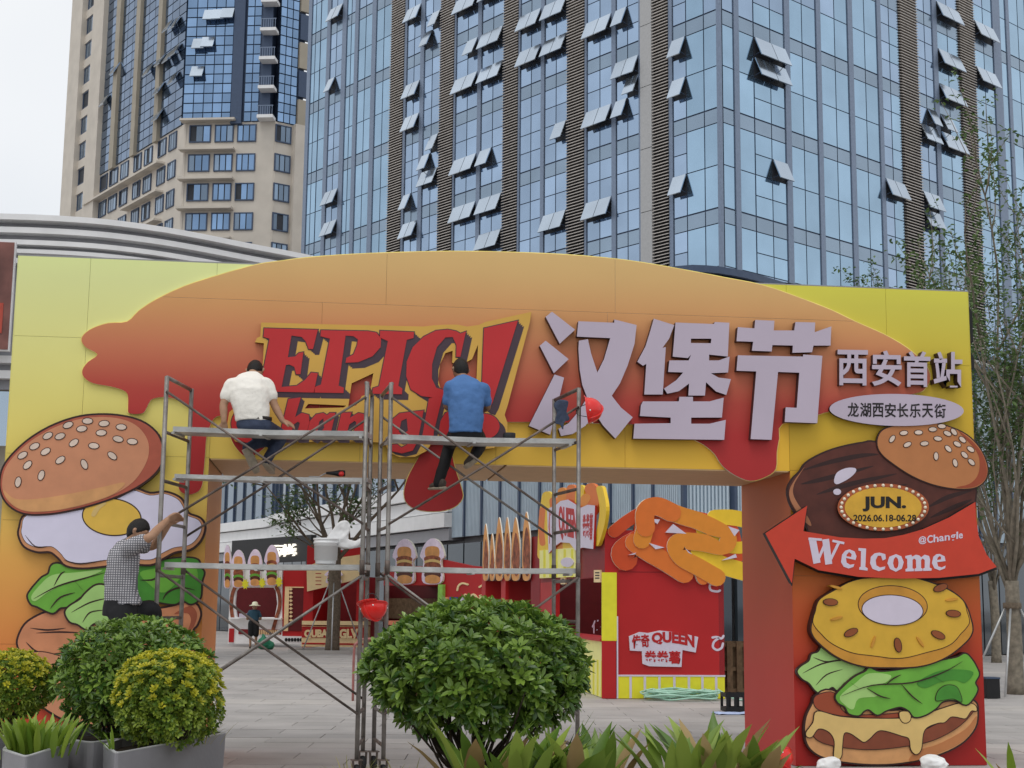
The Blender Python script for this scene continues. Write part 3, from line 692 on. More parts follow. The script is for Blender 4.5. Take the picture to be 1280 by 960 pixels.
EP = {'letter_e': [(100,332),(322,338),(302,418),(284,418),(272,386),(255,368),(213,362),(198,452),(228,449),(244,434),(262,431),(250,522),(232,522),(225,492),(205,482),(190,484),(172,575),(235,570),(270,545),(295,515),(322,518),(305,598),(50,592),(55,570),(85,565),(122,375),(97,368)],
 'letter_p': [(335,340),(530,344),(565,350),(584,375),(582,410),(548,448),(490,472),(437,475),(440,455),(470,440),(485,402),(488,378),(470,365),(437,362),(408,570),(430,578),(428,600),(308,598),(310,575),(335,565),(372,375),(333,365)],
 'letter_i': [(580,342),(720,348),(718,372),(690,380),(655,570),(672,582),(670,605),(548,603),(550,580),(575,572),(612,385),(578,370)],
 'letter_c': [(935,345),(912,450),(895,450),(896,402),(880,368),(850,370),(815,410),(795,480),(794,540),(812,578),(845,588),(885,570),(915,540),(930,552),(895,600),(842,615),(800,620),(750,612),(707,585),(688,530),(690,470),(715,410),(760,367),(810,342),(860,337),(895,344),(912,354)],
 'exclamation_mark': [(1010,332),(1150,300),(1045,640),(1030,668),(1006,660),(1000,620),(1004,480)]}
dotl = ell(1012, 738, 62, 52)
small = {'letter_c': ribbon(smooth_line([(75,672),(45,662),(5,680),(-15,720),(-5,765),(35,785),(80,765)]), 34, 34),
 'letter_h': ribbon([(232,622),(195,788)], 40) , 'letter_a': None, 'letter_n': None, 'letter_l': ribbon([(815,618),(775,785)], 44)}
sh = MB(); sh2 = MB()
def logo_letter(name, loops, k=.104, dx=26, dy=24):
    ls = [A(l) for l in loops]
    for i in range(1, 5):
        f = i/4; add(sh, AP, [[(x+dx*f/3.31, y+dy*f/3.31) for x, y in l] for l in ls], .10, .1006+.0008*(5-i))
    add(sh, AP, [grow(ls[0], 1.1)], .10, .1050)
    b = MB(); add(b, AP, ls, .105, .112); b.build(name, 'epic_red', logo)
for nme, l in EP.items(): logo_letter(nme, [l])
logo_letter('dot', [dotl])
def sm_(p): return smooth_line(p, 5)
lower = [('letter_c', [ribbon(sm_([(78,675),(45,662),(5,680),(-18,722),(-5,768),(35,788),(80,768)]), 36)]),
 ('letter_h', [[(200,625),(252,618),(228,700),(255,682),(285,690),(288,720),(268,792),(228,792),(248,725),(240,718),(222,730),(205,792),(160,792)]]),
 ('letter_a', [[(372,682),(395,682),(370,792),(328,792),(332,775),(305,795),(285,785),(280,755),(290,715),(315,688),(345,682),(360,692)], [(345,705),(328,718),(320,760),(332,765),(348,745)]]),
 ('letter_n', [[(420,682),(462,680),(455,702),(490,682),(520,688),(525,715),(505,792),(462,792),(482,722),(474,715),(452,730),(436,792),(394,792)]]),
 ('letter_g', [[(690,680),(760,672),(735,800),(715,838),(670,850),(625,840),(618,815),(650,812),(668,826),(690,815),(696,790),(660,800),(628,785),(618,750),(632,708),(660,684)], [(690,705),(668,715),(658,760),(672,775),(695,755)]]),
 ('letter_l', [[(782,622),(838,615),(802,760),(800,792),(752,792)]]),
 ('letter_e', [[(880,672),(925,690),(920,728),(868,745),(872,768),(905,765),(925,752),(930,770),(890,795),(845,795),(822,765),(830,715),(850,682)], [(882,695),(870,705),(866,728),(886,718),(892,700)]])]
for nme, ls in lower: logo_letter(nme, ls, dx=16, dy=14)
sh.build('letter_shadow_layer', 'epic_dark', logo)

Bz = Z(650, 340, 3.122)
CH = {'汉': [[[(125,155),(215,225),(155,280),(100,175)]], [[(100,268),(190,340),(132,395),(77,288)]], [[(135,400),(172,412),(118,635),(35,600)]],
  [[(228,192),(368,198),(368,185),(455,207),(447,280),(420,365),(390,435),(358,483),(395,530),(440,567),(372,650),(325,600),(295,555),(255,600),(205,632),(160,640),(150,612),(190,590),(228,545),(262,490),(243,440),(233,380),(228,300),(230,268),(265,262),(278,320),(302,392),(328,340),(352,258),(222,252)]]],
 '堡': [[[(522,182),(602,207),(582,260),(556,296),(569,293),(557,478),(485,478),(493,358),(480,366),(458,350),(490,290),(510,225)]],
  [[(607,197),(757,203),(760,195),(817,198),(811,330),(738,322),(738,345),(775,345),(818,330),(812,392),(745,395),(775,412),(823,418),(805,480),(765,466),(726,430),(722,482),(657,482),(660,435),(620,465),(575,475),(562,455),(610,422),(637,392),(578,390),(583,345),(658,345),(668,322),(655,336),(596,330)], [(667,260),(747,260),(745,278),(667,277)]],
  [[(480,505),(620,505),(622,487),(675,487),(675,505),(740,505),(795,490),(788,568),(668,568),(668,592),(740,592),(803,577),(797,655),(442,650),(447,592),(588,590),(588,568),(468,562),(472,520)]]],
 '节': [[[(918,187),(993,190),(990,228),(1070,228),(1075,195),(1152,197),(1150,235),(1215,212),(1212,287),(1145,287),(1140,313),(1063,315),(1065,287),(985,285),(982,310),(905,307),(910,272),(845,270),(850,215),(915,220)]],
  [[(850,325),(1105,330),(1105,322),(1180,327),(1160,590),(1033,585),(1037,528),(1080,530),(1090,393),(1007,390),(982,655),(900,652),(922,388),(845,385)]]]}
words = {'汉': 'first', '堡': 'second', '节': 'third'}
for ch, strokes in CH.items():
    pts = Bz([p for s in strokes for l in s for p in l]); mx_ = sum(p[0] for p in pts)/len(pts); my_ = max(p[1] for p in pts)
    o = thing('channel_letter', AP.at(mx_, my_, .08), 'big white raised character %s, %s of the three large ones on the arch' % (ch, words[ch]), 'sign letter', 'large white channel letters on the arch')
    for s in strokes:
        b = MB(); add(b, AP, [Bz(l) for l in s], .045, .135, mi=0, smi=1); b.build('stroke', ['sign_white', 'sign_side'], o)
for i, (ch, x0, x1) in enumerate((('西', 1047, 1085), ('安', 1090, 1127), ('首', 1130, 1163), ('站', 1167, 1203))):
    y0, y1 = 437+.02*(x0-1047), 481.5+.02*(x0-1047)
    o = thing('channel_letter', AP.at((x0+x1)/2, y1, .08), 'small white raised character %s, %s of four above the white oval sign' % (ch, ('first', 'second', 'third', 'fourth')[i]), 'sign letter', 'small white channel letters on the arch')
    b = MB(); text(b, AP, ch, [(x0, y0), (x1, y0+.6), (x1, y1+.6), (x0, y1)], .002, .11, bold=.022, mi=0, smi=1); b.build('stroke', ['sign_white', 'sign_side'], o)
C = Z(940, 350, 3.097); D = Z(940, 640, 3.0)
mat('ink', (.014, .011, .011), .5)
o = thing('oval_sign', AP.at(1119, 531, .1), 'white oval sign with black Chinese place name on the arch', 'sign')
b = MB(); ov = C(ell(560, 503, 260, 62, 1, 48)); add(b, AP, [ov], .05, .09, smi=1); b.build('board', ['sign_white', 'ink'], o)
b = MB(); tx = C([(368, 474), (752, 480), (752, 534), (368, 530)]); b = None
for i, ch in enumerate('龙湖西安长乐天街'):
    f0, f1 = i/8+.006, (i+1)/8-.006; lp_ = lambda p, q, f: (p[0]+(q[0]-p[0])*f, p[1]+(q[1]-p[1])*f)
    b = MB(); text(b, AP, ch, [lp_(tx[0], tx[1], f0), lp_(tx[0], tx[1], f1), lp_(tx[3], tx[2], f1), lp_(tx[3], tx[2], f0)], .09, .093, bold=.018); b.build('character', 'ink', o)

# ---- right burger cut-out
mat('bun_tan', alb(160, 104, 63), .5, var=.05); mat('bun_shade', alb(134, 62, 38), .5, var=.05); mat('bun_light', alb(176, 124, 78), .5); mat('seed', alb(190, 172, 158), .5)
mat('patty', alb(74, 36, 28), .5, var=.25, scale=5); mat('patty_dark', alb(58, 26, 20), .5); mat('patty_light', alb(150, 98, 68), .5); mat('outline', alb(44, 24, 22), .5)
mat('badge_gold', alb(186, 144, 48), .45); mat('badge_rim', alb(148, 76, 44), .5); mat('bulb', alb(236, 196, 176), .4); mat('arrow_red', alb(172, 54, 36), .45, var=.05); mat('paper_white', alb(182, 174, 188), .45, var=.04)
mat('pine', alb(184, 146, 48), .5, var=.06); mat('pine_dark', alb(172, 122, 44), .5); mat('pine_seed', alb(122, 66, 34), .5)
mat('lettuce', alb(92, 148, 52), .5, var=.10, scale=5); mat('lettuce_pale', alb(142, 178, 104), .5, var=.06, scale=5); mat('lettuce_dark', alb(58, 118, 40), .5); mat('cheese', alb(188, 160, 100), .5, var=.06); mat('meat', alb(112, 58, 38), .5, var=.12, scale=6); mat('bun_low', alb(182, 134, 88), .5)
class Board:
    """layers of printed shapes on one cut-out board"""
    def __init__(s, root, base): s.r = root; s.b = base; s.lines = MB(); s.lv = 0
    def shape(s, name, mt, loops, out=0, sm=True, lvl=None, step=1):
        if not isinstance(loops[0][0], (tuple, list)): loops = [loops]
        if sm: loops = [smooth_loop(l, 4) for l in loops]
        o1 = s.b + .003*(s.lv+1); lv0 = s.lv
        if out:
            ob = MB(); add(ob, AP, [grow(loops[0], out)], s.b-.02, o1); o1 += .003; s.lv += 1
        b = MB(); add(b, AP, loops, s.b, o1); s.lv = s.lv+step if step else lv0; s.top = o1; r_ = b.build(name, mt, s.r)
        if out: ob.build('outline', 'outline', r_)
        return r_
    def line(s, pts, w, mt=None, taper=True):
        o = s.top; add(s.lines, AP, [ribbon(smooth_line(pts, 4), w, taper=taper, rnd=False)], o, o+.0015)
    def done(s):
        if s.lines.f: s.lines.build('line_art', 'outline', s.r)
rb_ = thing('burger_board', AP.at(1112, 955, .1), 'tall stacked burger cut-out on the right pillar with pineapple ring and lettuce', 'cut-out')
B = Board(rb_, .05)
B.shape('patty', 'patty', C([(490,632),(430,632),(340,650),(270,675),(210,710),(185,745),(160,770),(140,810),(148,860),(175,905),(205,935),(230,985),(300,1000),(500,1000),(650,985),(760,960),(850,905),(862,850),(855,790),(750,700)]), out=2.2)
for p in ([(200,735),(300,705),(420,680),(490,675)], [(190,790),(300,765),(470,720)], [(250,830),(380,790),(560,750)], [(330,850),(420,830),(600,790)], [(680,880),(760,840),(850,815)], [(690,920),(780,880),(850,850)]): B.line(C(p), 6)
B.shape('patty_rim', 'patty_light', C([(205,722),(180,760),(162,795),(160,830),(180,870),(215,915),(230,950),(215,945),(180,905),(150,855),(145,815),(165,775),(185,748)]))
B.shape('gloss_spot', 'paper_white', C([(318,775),(330,745),(365,728),(398,728),(402,742),(380,765),(345,785),(325,790)])); B.shape('gloss_spot', 'paper_white', C(ell(330, 820, 15, 12)))
B.shape('top_bun', 'bun_tan', C([(487,640),(492,602),(520,575),(600,558),(690,553),(760,568),(830,600),(880,650),(908,710),(910,755),(890,788),(850,806),(780,806),(700,790),(620,757),(550,712),(505,675)]), out=1.5)
B.shape('bun_side', 'bun_shade', C([(800,585),(850,622),(890,670),(908,720),(908,758),(888,786),(850,803),(790,803),(840,790),(872,760),(882,715),(868,660)]))
for x, y, a in [(543,615,-55),(588,592,-8),(645,590,0),(700,578,0),(735,566,5),(602,637,-25),(668,633,-5),(720,614,8),(757,594,25),(782,588,50),(815,618,40),(795,635,30),(847,655,35),(760,653,45),(823,677,45),(713,682,88),(787,708,75),(850,705,45)]:
    B.shape('sesame_seed', 'seed', C(ell(x, y, 15, 8, a, 10)), out=.8, sm=False, step=0)
B.lv += 2
B.shape('lettuce_leaf', 'lettuce_pale', D([(275,490),(330,510),(400,545),(448,575),(425,592),(385,620),(345,640),(322,668),(300,655),(265,680),(240,670),(215,640),(190,625),(172,600),(185,580),(215,560),(225,535),(250,525)]), out=2)
B.line(D([(190,605),(260,570),(340,555),(420,560)]), 2); B.line(D([(240,650),(280,610),(340,590)]), 1.6); B.line(D([(230,545),(270,560),(300,560)]), 1.6)
B.shape('lower_bun', 'bun_low', D([(205,770),(200,830),(215,880),(260,915),(340,935),(450,945),(560,940),(680,915),(780,870),(835,810),(845,750),(835,712),(780,700),(600,740),(450,740),(300,670),(240,690),(228,720)]), out=2.2)
B.shape('bun_shade_band', 'bun_tan', D([(590,935),(680,912),(780,868),(833,810),(842,765),(800,815),(700,870),(620,895)]))
B.shape('inner_bun', 'bun_shade', D([(232,705),(250,685),(310,680),(350,755),(480,760),(560,755),(600,765),(500,772),(350,765),(270,748),(240,732)]), out=1.0)
B.shape('meat', 'meat', D([(232,815),(240,850),(300,875),(430,890),(560,880),(680,855),(780,800),(838,735),(820,730),(740,770),(640,820),(560,820),(480,805),(420,840),(350,820),(290,800)]), out=.9)
B.shape('cheese', 'cheese', D([(245,748),(330,768),(450,775),(600,772),(700,742),(780,718),(832,722),(842,745),(822,745),(803,772),(785,772),(768,768),(745,768),(722,788),(700,790),(660,805),(642,830),(634,890),(615,908),(597,890),(590,850),(560,838),(500,820),(470,822),(440,850),(420,862),(400,850),(370,830),(345,830),(338,880),(335,915),(322,928),(308,915),(310,860),(290,825),(250,812),(225,842),(207,842),(205,825),(230,790)]), out=1.1)
B.shape('cheese_drip', 'cheese', D([(557,750),(555,770),(565,787),(580,790),(593,780),(595,760),(592,750)]), out=1.0)
B.shape('lettuce_leaf', 'lettuce', D([(315,690),(340,660),(385,620),(425,600),(442,586),(480,600),(560,592),(660,572),(720,556),(770,546),(800,532),(825,555),(845,590),(850,612),(836,640),(845,665),(830,697),(803,722),(760,705),(715,710),(690,735),(650,760),(610,768),(590,745),(560,730),(530,735),(500,745),(470,760),(440,740),(420,745),(400,762),(365,755),(350,730),(325,715)]), out=2)
B.shape('leaf_highlight', 'lettuce_pale', D([(330,692),(390,640),(440,605),(520,612),(500,640),(430,660),(470,690),(400,700),(380,740),(350,725)]))
B.shape('leaf_shadow', 'lettuce_dark', D([(620,640),(690,600),(760,590),(830,600),(800,640),(760,630),(700,640),(650,660)]))
B.shape('leaf_curl', 'lettuce_dark', D([(690,705),(700,670),(730,650),(765,655),(782,685),(785,712),(755,700),(715,705)]), out=.8)
for p in ([(335,690),(450,650),(600,640),(720,600),(790,560)], [(430,660),(480,690),(520,700)], [(560,645),(600,690),(640,720)], [(680,615),(720,640)], [(500,650),(530,625),(560,610)], [(370,640),(400,660)]): B.line(D(p), 1.8)
B.shape('pineapple_side', 'pine_dark', [(x, y) for x, y in D([(525+300*math.cos(t)*(1+.012*math.sin(9*t)), 425+(160 if math.sin(t) > 0 else 185)*math.sin(t)*(1+.02*math.sin(7*t))) for t in [2*math.pi*k/40 for k in range(40)]])], out=1.8)
B.shape('pineapple_ring', 'pine', D([(522+290*math.cos(t)*(1+.015*math.sin(11*t)), 395+(150 if math.sin(t) > 0 else 152)*math.sin(t)*(1+.022*math.sin(9*t+1))) for t in [2*math.pi*k/44 for k in range(44)]]), out=.9)
B.shape('ring_wall', 'pine_dark', D(ell(528, 350, 128, 72, 3)), out=1.0); B.shape('ring_hole', 'paper_white', D(ell(527, 368, 113, 55, 3)), out=1.0)
for x, y, a in [(295,338,3),(372,452,-25),(548,499,80),(699,461,25),(756,381,5),(708,284,-20)]: B.shape('pineapple_eye', 'pine_seed', D(ell(x, y, 26, 12, a, 14)), out=.8, sm=False, step=0)
for x, y, a in [(316,282,15),(318,399,-15),(456,487,-70),(632,487,55),(750,328,-8)]: B.shape('pineapple_fleck', 'pine_dark', D(ell(x, y, 24, 5, a, 10)), sm=False, step=0)
B.done()
ar = thing('arrow_sign', AP.at(1100, 720, .2), 'orange-red arrow board reading Welcome across the right burger', 'sign')
arrow = D([(50,80),(207,-24),(193,72),(330,95),(420,100),(500,98),(570,85),(640,65),(740,20),(838,-38),(840,20),(850,90),(880,160),(918,206),(850,232),(700,247),(550,250),(400,243),(250,218),(160,175),(150,268)])
b = MB(); add(b, AP, [arrow], .10, .20, smi=1); b.build('board', ['arrow_red', 'ink'], ar)
b = MB(); add(b, AP, [[(x+.5, y+3.0) for x, y in arrow]], .06, .10); b.build('backing', 'ink', ar)
def lets(root, mt, mapping, o0, items):
    for nm, ls in items:
        b = MB(); add(b, AP, [mapping(l) for l in ls], o0, o0+.004); b.build(nm, mt, root)
Wl = [('letter_w', [[(210,95),(262,98),(260,106),(250,108),(272,160),(283,100),(300,101),(345,112),(342,122),(335,122),(278,190),(268,197),(256,190),(250,150),(238,188),(228,193),(218,110),(210,106)]]),
 ('letter_e', [[(366,140),(385,148),(392,166),(388,180),(352,172),(355,190),(368,198),(384,195),(380,206),(362,212),(344,205),(334,188),(338,160),(350,145)], [(364,150),(355,160),(354,166),(372,169),(374,158)]]),
 ('letter_l', [[(400,135),(428,137),(425,206),(434,211),(433,220),(402,216),(403,207),(408,205),(409,147),(399,144)]]),
 ('letter_c', [[(478,152),(500,158),(502,176),(490,182),(484,164),(472,164),(464,180),(466,200),(480,208),(500,204),(498,214),(476,222),(452,213),(443,192),(446,168),(460,155)]]),
 ('letter_o', [[(540,158),(560,166),(569,188),(562,212),(540,224),(518,214),(508,192),(515,168)], [(540,168),(532,176),(529,192),(533,208),(541,213),(548,205),(550,190),(547,175)]]),
 ('letter_m', [[(575,165),(598,160),(600,168),(615,160),(628,163),(634,170),(648,160),(664,165),(668,178),(666,208),(674,212),(673,220),(642,221),(642,212),(648,209),(648,180),(640,174),(634,180),(634,210),(640,213),(639,221),(610,222),(610,213),(616,210),(615,180),(608,174),(602,180),(602,211),(608,214),(607,222),(576,223),(576,214),(583,211),(582,176),(575,173)]]),
 ('letter_e', [[(704,157),(722,166),(726,184),(694,188),(698,204),(712,208),(726,201),(724,211),(704,219),(684,211),(675,192),(680,168),(692,158)], [(703,165),(696,172),(694,180),(709,178),(709,168)]])]
lets(ar, 'paper_white', D, .20, Wl[1:])
b = MB()
for i, (pp_, wd) in enumerate((([(226,100),(244,192)], 27), ([(244,188),(280,106)], 10), ([(276,102),(288,196)], 26), ([(288,192),(327,112)], 10), ([(212,100),(262,104)], 9), ([(302,108),(346,117)], 9))): add(b, AP, [ribbon(D(pp_), wd/3.0, rnd=False)], .20, .2035+.0004*i)
b.build('letter_w', 'paper_white', ar)
wx = [0, .19, .33, .46, .58, .71, .84, .895, 1.0]
for i, ch in enumerate('@Changle'):
    f0, f1 = wx[i]+.008, wx[i+1]-.008; y0 = {'@': 100, 'C': 95, 'h': 92, 'l': 73}.get(ch, 98-22*f0+2); y1 = 122-24*f0+(7 if ch == 'g' else 0); x0, x1 = 624+168*f0, 624+168*f1
    if ch in 'ang' or ch == 'e': y0 = 101-22*f0
    if ch in 'Chl@': y0 = 92-20*f0
    b = MB(); text(b, AP, ch, D([(x0, y0), (x1, y0-2), (x1, y1-2), (x0, y1)]), .20, .204, bold=.02); b.build('letter', 'paper_white', ar)
bd = thing('date_badge', AP.at(1104, 668, .2), 'oval gold badge reading JUN. 2026.06.18-06.28, ringed with bulbs', 'sign')
b = MB(); add(b, AP, [C(ell(508, 880, 177, 92, 0, 48))], .085, .105, smi=1); b.build('board', ['badge_rim', 'ink'], bd)
b = MB(); add(b, AP, [C(ell(508, 880, 149, 78, 0, 48))], .105, .110); b.build('face', 'badge_gold', bd)
for k in range(32):
    t = 2*math.pi*k/32; q = AP.at(*C([(508+163*math.cos(t), 880+85*math.sin(t))])[0], .108)
    if k == 0:
        b = MB(); b.lathe((0, 0, 0), [(.019, 0), (.016, .008), (.009, .014), (0, .016)], 10, ax=Vector((0, -1, 0))); b0 = b.build('bulb', 'bulb', None, smooth=True); me0 = b0.data; b0.location = q; adopt(b0, bd)
    else: o = bpy.data.objects.new('bulb', me0); col.objects.link(o); o.location = q; adopt(o, bd)
b = MB(); text(b, AP, 'JUN.', C([(428, 838), (597, 838), (597, 897), (428, 896)]), .110, .113, bold=.045); b.build('lettering', 'ink', bd); b = MB(); text(b, AP, '2026.06.18-06.28', C([(393, 908), (636, 908), (636, 935), (393, 934)]), .110, .113, bold=.02); b.build('lettering', 'ink', bd)
# black floodlight case on the pillar's outer edge
fl = thing('floodlight_case', (XR+.05, AY+.15, 4.2), 'black floodlight case on the outer top edge of the right pillar', 'lamp')
for z0, z1 in ((4.62, 5.13), (4.32, 4.60)):
    b = MB(); b.hexa([(XR+.003, AY+.1, z0), (XR+.09, AY+.1, z0+.03), (XR+.09, AY+.42, z0+.03), (XR+.003, AY+.42, z0)], [(XR+.003, AY+.1, z1), (XR+.09, AY+.1, z1-.12), (XR+.09, AY+.42, z1-.12), (XR+.003, AY+.42, z1)]); b.build('case', 'black', fl, bevel=.01)
# ---- left burger cut-out
E = Z(0, 500, 3.2); Fz = Z(0, 740, 4.0)
lb_ = thing('burger_board', AP.at(125, 950, .1), 'stacked burger cut-out on the left pillar with fried egg under the bun', 'cut-out')
B = Board(lb_, .05)
mat('chicken', alb(178, 118, 84), .5, var=.14, scale=4); mat('chicken_dark', alb(140, 74, 52), .5, var=.1); mat('egg_white', alb(190, 186, 204), .45, var=.03); mat('egg_brown', alb(172, 120, 84), .5); mat('yolk', alb(196, 160, 66), .42, var=.05); mat('bun_top', alb(177, 121, 90), .5, var=.06); mat('bun_red', alb(150, 76, 58), .5)  # left-side brightness is in these colours: egg and bun paler than right-hand prints
B.shape('chicken', 'chicken', Fz([(98,290),(90,240),(125,165),(190,120),(260,95),(330,80),(560,110),(830,80),(955,50),(1000,100),(985,160),(960,200),(985,300),(990,420),(900,560),(700,640),(400,660),(200,560),(120,430),(110,330)]), out=2.6)
for p in ([(130,250),(170,290),(200,300)], [(180,205),(300,200),(420,205)], [(260,310),(340,300),(430,270)], [(150,180),(240,190),(330,180)]): B.line(Fz(p), 2.2)
B.shape('chicken_shade', 'chicken_dark', Fz([(870,110),(950,70),(985,110),(970,170),(940,195),(955,140),(935,105)]))
B.shape('lower_bun', 'bun_top', Fz([(110,330),(200,300),(330,330),(560,390),(900,330),(985,300),(990,420),(900,560),(700,640),(400,660),(200,560),(125,440)]), out=1.2)
B.shape('lettuce_leaf', 'lettuce_dark', E([(540,665),(600,660),(660,640),(740,632),(790,640),(800,670),(815,690),(805,730),(800,790),(765,815),(730,800),(700,815),(650,810),(600,800),(545,800),(500,740)]), out=2.2)
B.shape('leaf_highlight', 'lettuce', E([(560,690),(640,670),(740,650),(780,660),(790,720),(740,700),(660,770),(600,740)]))
B.line(E([(560,720),(620,715),(640,660)]), 2.4); B.line(E([(650,800),(670,770),(720,750),(780,760)]), 2.2)
B.shape('lettuce_leaf', 'lettuce', E([(112,785),(125,760),(150,730),(170,710),(195,695),(205,665),(230,655),(290,668),(400,665),(500,670),(520,740),(430,740),(380,740),(345,770),(310,795),(270,825),(240,830),(215,850),(190,845),(150,825),(125,815)]), out=2.4)
B.shape('leaf_highlight', 'lettuce_pale', E([(125,785),(160,740),(210,700),(300,690),(410,680),(330,715),(250,740),(190,770),(140,805)]))
for p in ([(135,795),(230,745),(330,715),(420,690)], [(200,835),(240,790),(300,770)], [(215,745),(240,700),(260,685)], [(300,725),(330,760)]): B.line(E(p), 2.0)
B.shape('lettuce_leaf', 'lettuce_pale', E([(262,850),(280,825),(320,800),(345,772),(385,742),(430,748),(480,800),(500,880),(445,895),(400,885),(370,895),(345,915),(310,895),(280,885)]), out=2.4)
for p in ([(285,850),(360,810),(440,790)], [(330,890),(360,850),(420,840)]): B.line(E(p), 1.8)
B.shape('egg_edge', 'egg_brown', E([(105,460),(80,510),(78,545),(100,585),(150,605),(200,605),(235,630),(265,660),(330,670),(420,662),(500,650),(600,657),(650,632),(700,606),(760,595),(800,560),(817,510),(800,475),(752,455),(737,420),(715,390),(660,370),(600,375),(530,355),(480,385),(340,430),(220,450)]), out=2.6)
B.shape('egg_white', 'egg_white', E([(108,462),(88,510),(88,538),(108,572),(155,590),(205,585),(240,610),(270,642),(330,652),(420,640),(500,632),(600,638),(645,614),(695,590),(755,580),(790,550),(806,510),(792,480),(746,460),(730,424),(708,396),(658,376),(600,382),(530,362),(480,390),(340,436),(220,454)]), out=.6)
B.line(E([(255,640),(320,655),(420,640)]), 1.8); B.line(E([(100,540),(140,585),(190,585)]), 1.4)
B.shape('yolk', 'yolk', E(ell(447, 468, 115, 71, 6, 30)), out=1.5); B.shape('yolk_gloss', 'cheese', E([(365,460),(380,430),(415,410),(425,415),(400,435),(380,465)]))
B.shape('top_bun', 'bun_red', E([(2,335),(15,270),(60,210),(130,150),(220,100),(320,68),(420,60),(510,70),(580,95),(630,140),(650,200),(645,250),(610,300),(540,350),(450,390),(340,425),(240,447),(160,455),(100,452),(50,430),(15,390)]), out=2.4)
B.shape('bun_face', 'bun_top', E([(8,335),(22,272),(65,215),(132,158),(222,108),(320,76),(420,68),(500,80),(555,110),(590,160),(595,215),(575,270),(530,330),(450,380),(340,418),(240,440),(160,448),(102,445),(55,424),(20,386)]))
B.shape('bun_light_band', 'bun_low', E([(14,360),(60,395),(150,395),(280,375),(400,350),(500,330),(450,378),(340,416),(240,438),(160,446),(102,443),(55,422),(24,388)]))
for x, y, a in [(72,328,-80),(90,221,-30),(110,260,-45),(138,185,-25),(165,301,-70),(182,206,-30),(191,143,-28),(241,240,-35),(240,145,-20),(272,100,-22),(295,171,-35),(327,115,-8),(350,84,0),(337,257,65),(375,183,5),(405,131,-3),(416,94,-5),(449,223,38),(472,156,12),(485,108,3),(529,166,5)]:
    B.shape('sesame_seed', 'seed', E(ell(x, y, 20, 11, a, 10)), out=.9, sm=False, step=0)
B.lv += 2; B.done()
# ================================================================== scaffolds
mat('galv', alb(116, 112, 108), .42, metal=.5, var=.30, scale=9, bump=.25, bscale=70); mat('galv_rust', alb(92, 82, 76), .55, metal=.35, var=.45, scale=7, bump=.3, bscale=70)
mat('plank_metal', alb(160, 160, 158), .45, metal=.4, var=.22, scale=5, bump=.2, bscale=50); mat('rubber', (.025, .025, .026), .7); mat('rust_steel', alb(110, 78, 62), .7, var=.4, scale=12)
mat('clamp_white', alb(200, 198, 190), .5)
def scaffold(fl, fr, sh, planks, label, rungs, braces, shr):
    fl, fr, sh, shr = Vector(fl), Vector(fr), Vector(sh), Vector(shr); T = 3.81
    o = thing('scaffold_tower', ((fl+fr+sh)/2), label, 'scaffold', 'scaffold towers in front of the arch')
    P = {('l', 0): fl, ('r', 0): fr, ('l', 1): fl+sh, ('r', 1): fr+shr}
    for k, p in P.items():
        lean = Vector((R_.uniform(-.01, .01), R_.uniform(-.008, .008), 0))
        b = MB(); b.tube([p+Vector((0, 0, .20)), p+lean*.5+Vector((0, 0, 2.0)), p+lean+Vector((0, 0, T))], .022, 10); b.build('post', 'galv', o, True)
        b = MB(); b.tube([p+lean*.5+Vector((0, 0, 1.93)), p+lean*.5+Vector((0, 0, 2.07))], .026, 10); b.build('joint_sleeve', 'galv_rust', o, True)
        b = MB(); b.box(p+Vector((0, 0, .195)), (.10, .10, .012), .2); b.tube([p+Vector((-.035, 0, .19)), p+Vector((-.03, 0, .07))], .012, 6); b.tube([p+Vector((.035, 0, .19)), p+Vector((.03, 0, .07))], .012, 6); c = b.build('caster', 'galv_rust', o)
        b = MB(); ax = Vector((1, .3, 0)).normalized(); b.lathe(p+Vector((0, 0, .078))-ax*.018, [(.02, 0), (.07, 0), (.076, .008), (.076, .028), (.07, .036), (.02, .036)], 20, ax=ax); w_ = b.build('wheel', 'rubber', c, True); 
    for side_ in 'lr':
        for z in rungs:
            a_, c_ = P[(side_, 0)]+Vector((0, 0, z)), P[(side_, 1)]+Vector((0, 0, z))
            b = MB(); b.tube([a_, c_], .017 if z < 3.7 else .02, 8); b.build('rung', R_.choice(['galv', 'galv_rust']), o, True)
    for s0, z0, s1, z1, fb in braces:
        a_, c_ = P[(s0, fb)]+Vector((0, -.03 if fb == 0 else .03, z0)), P[(s1, fb)]+Vector((0, -.03 if fb == 0 else .03, z1))
        mid = (a_+c_)/2+Vector((0, 0, -.012)); b = MB(); b.tube([a_, mid, c_], .0125, 7); b.build('brace', R_.choice(['galv', 'galv_rust', 'galv_rust']), o, True)
    for z, f0, f1, th, ext in planks:
        a_, c_ = fl+sh*f0, fr+sh*f0; d = (c_-a_).normalized(); e = sh*(f1-f0); a_ = a_+d*ext[0]; c_ = c_+d*ext[1]
        n = 3; pb = MB()
        for i in range(n):
            q0, q1 = e*(i/n+.02), e*((i+1)/n-.02); up = Vector((0, 0, th)); sag = Vector((0, 0, -.012)); m_ = (a_+c_)/2+sag
            for u_, v_ in ((a_, m_), (m_, c_)):
                lo = [u_+q0, v_+q0, v_+q1, u_+q1]; lo = [x+Vector((0, 0, z-th)) for x in lo]; pb.hexa(lo, [x+up for x in lo])
        for f in (.0, .45, .97):
            q = a_.lerp(c_, f); pb.box(q+e*.5+Vector((0, 0, z-th-.012)), (.03, e.length*1.0, .02), math.atan2(sh.y, sh.x)-math.pi/2)
        pb.build('platform', 'plank_metal', o)
    return o
RU = [3.80, 3.27, 2.80, 2.40, 1.90, 1.50, 1.05, .62, .32]
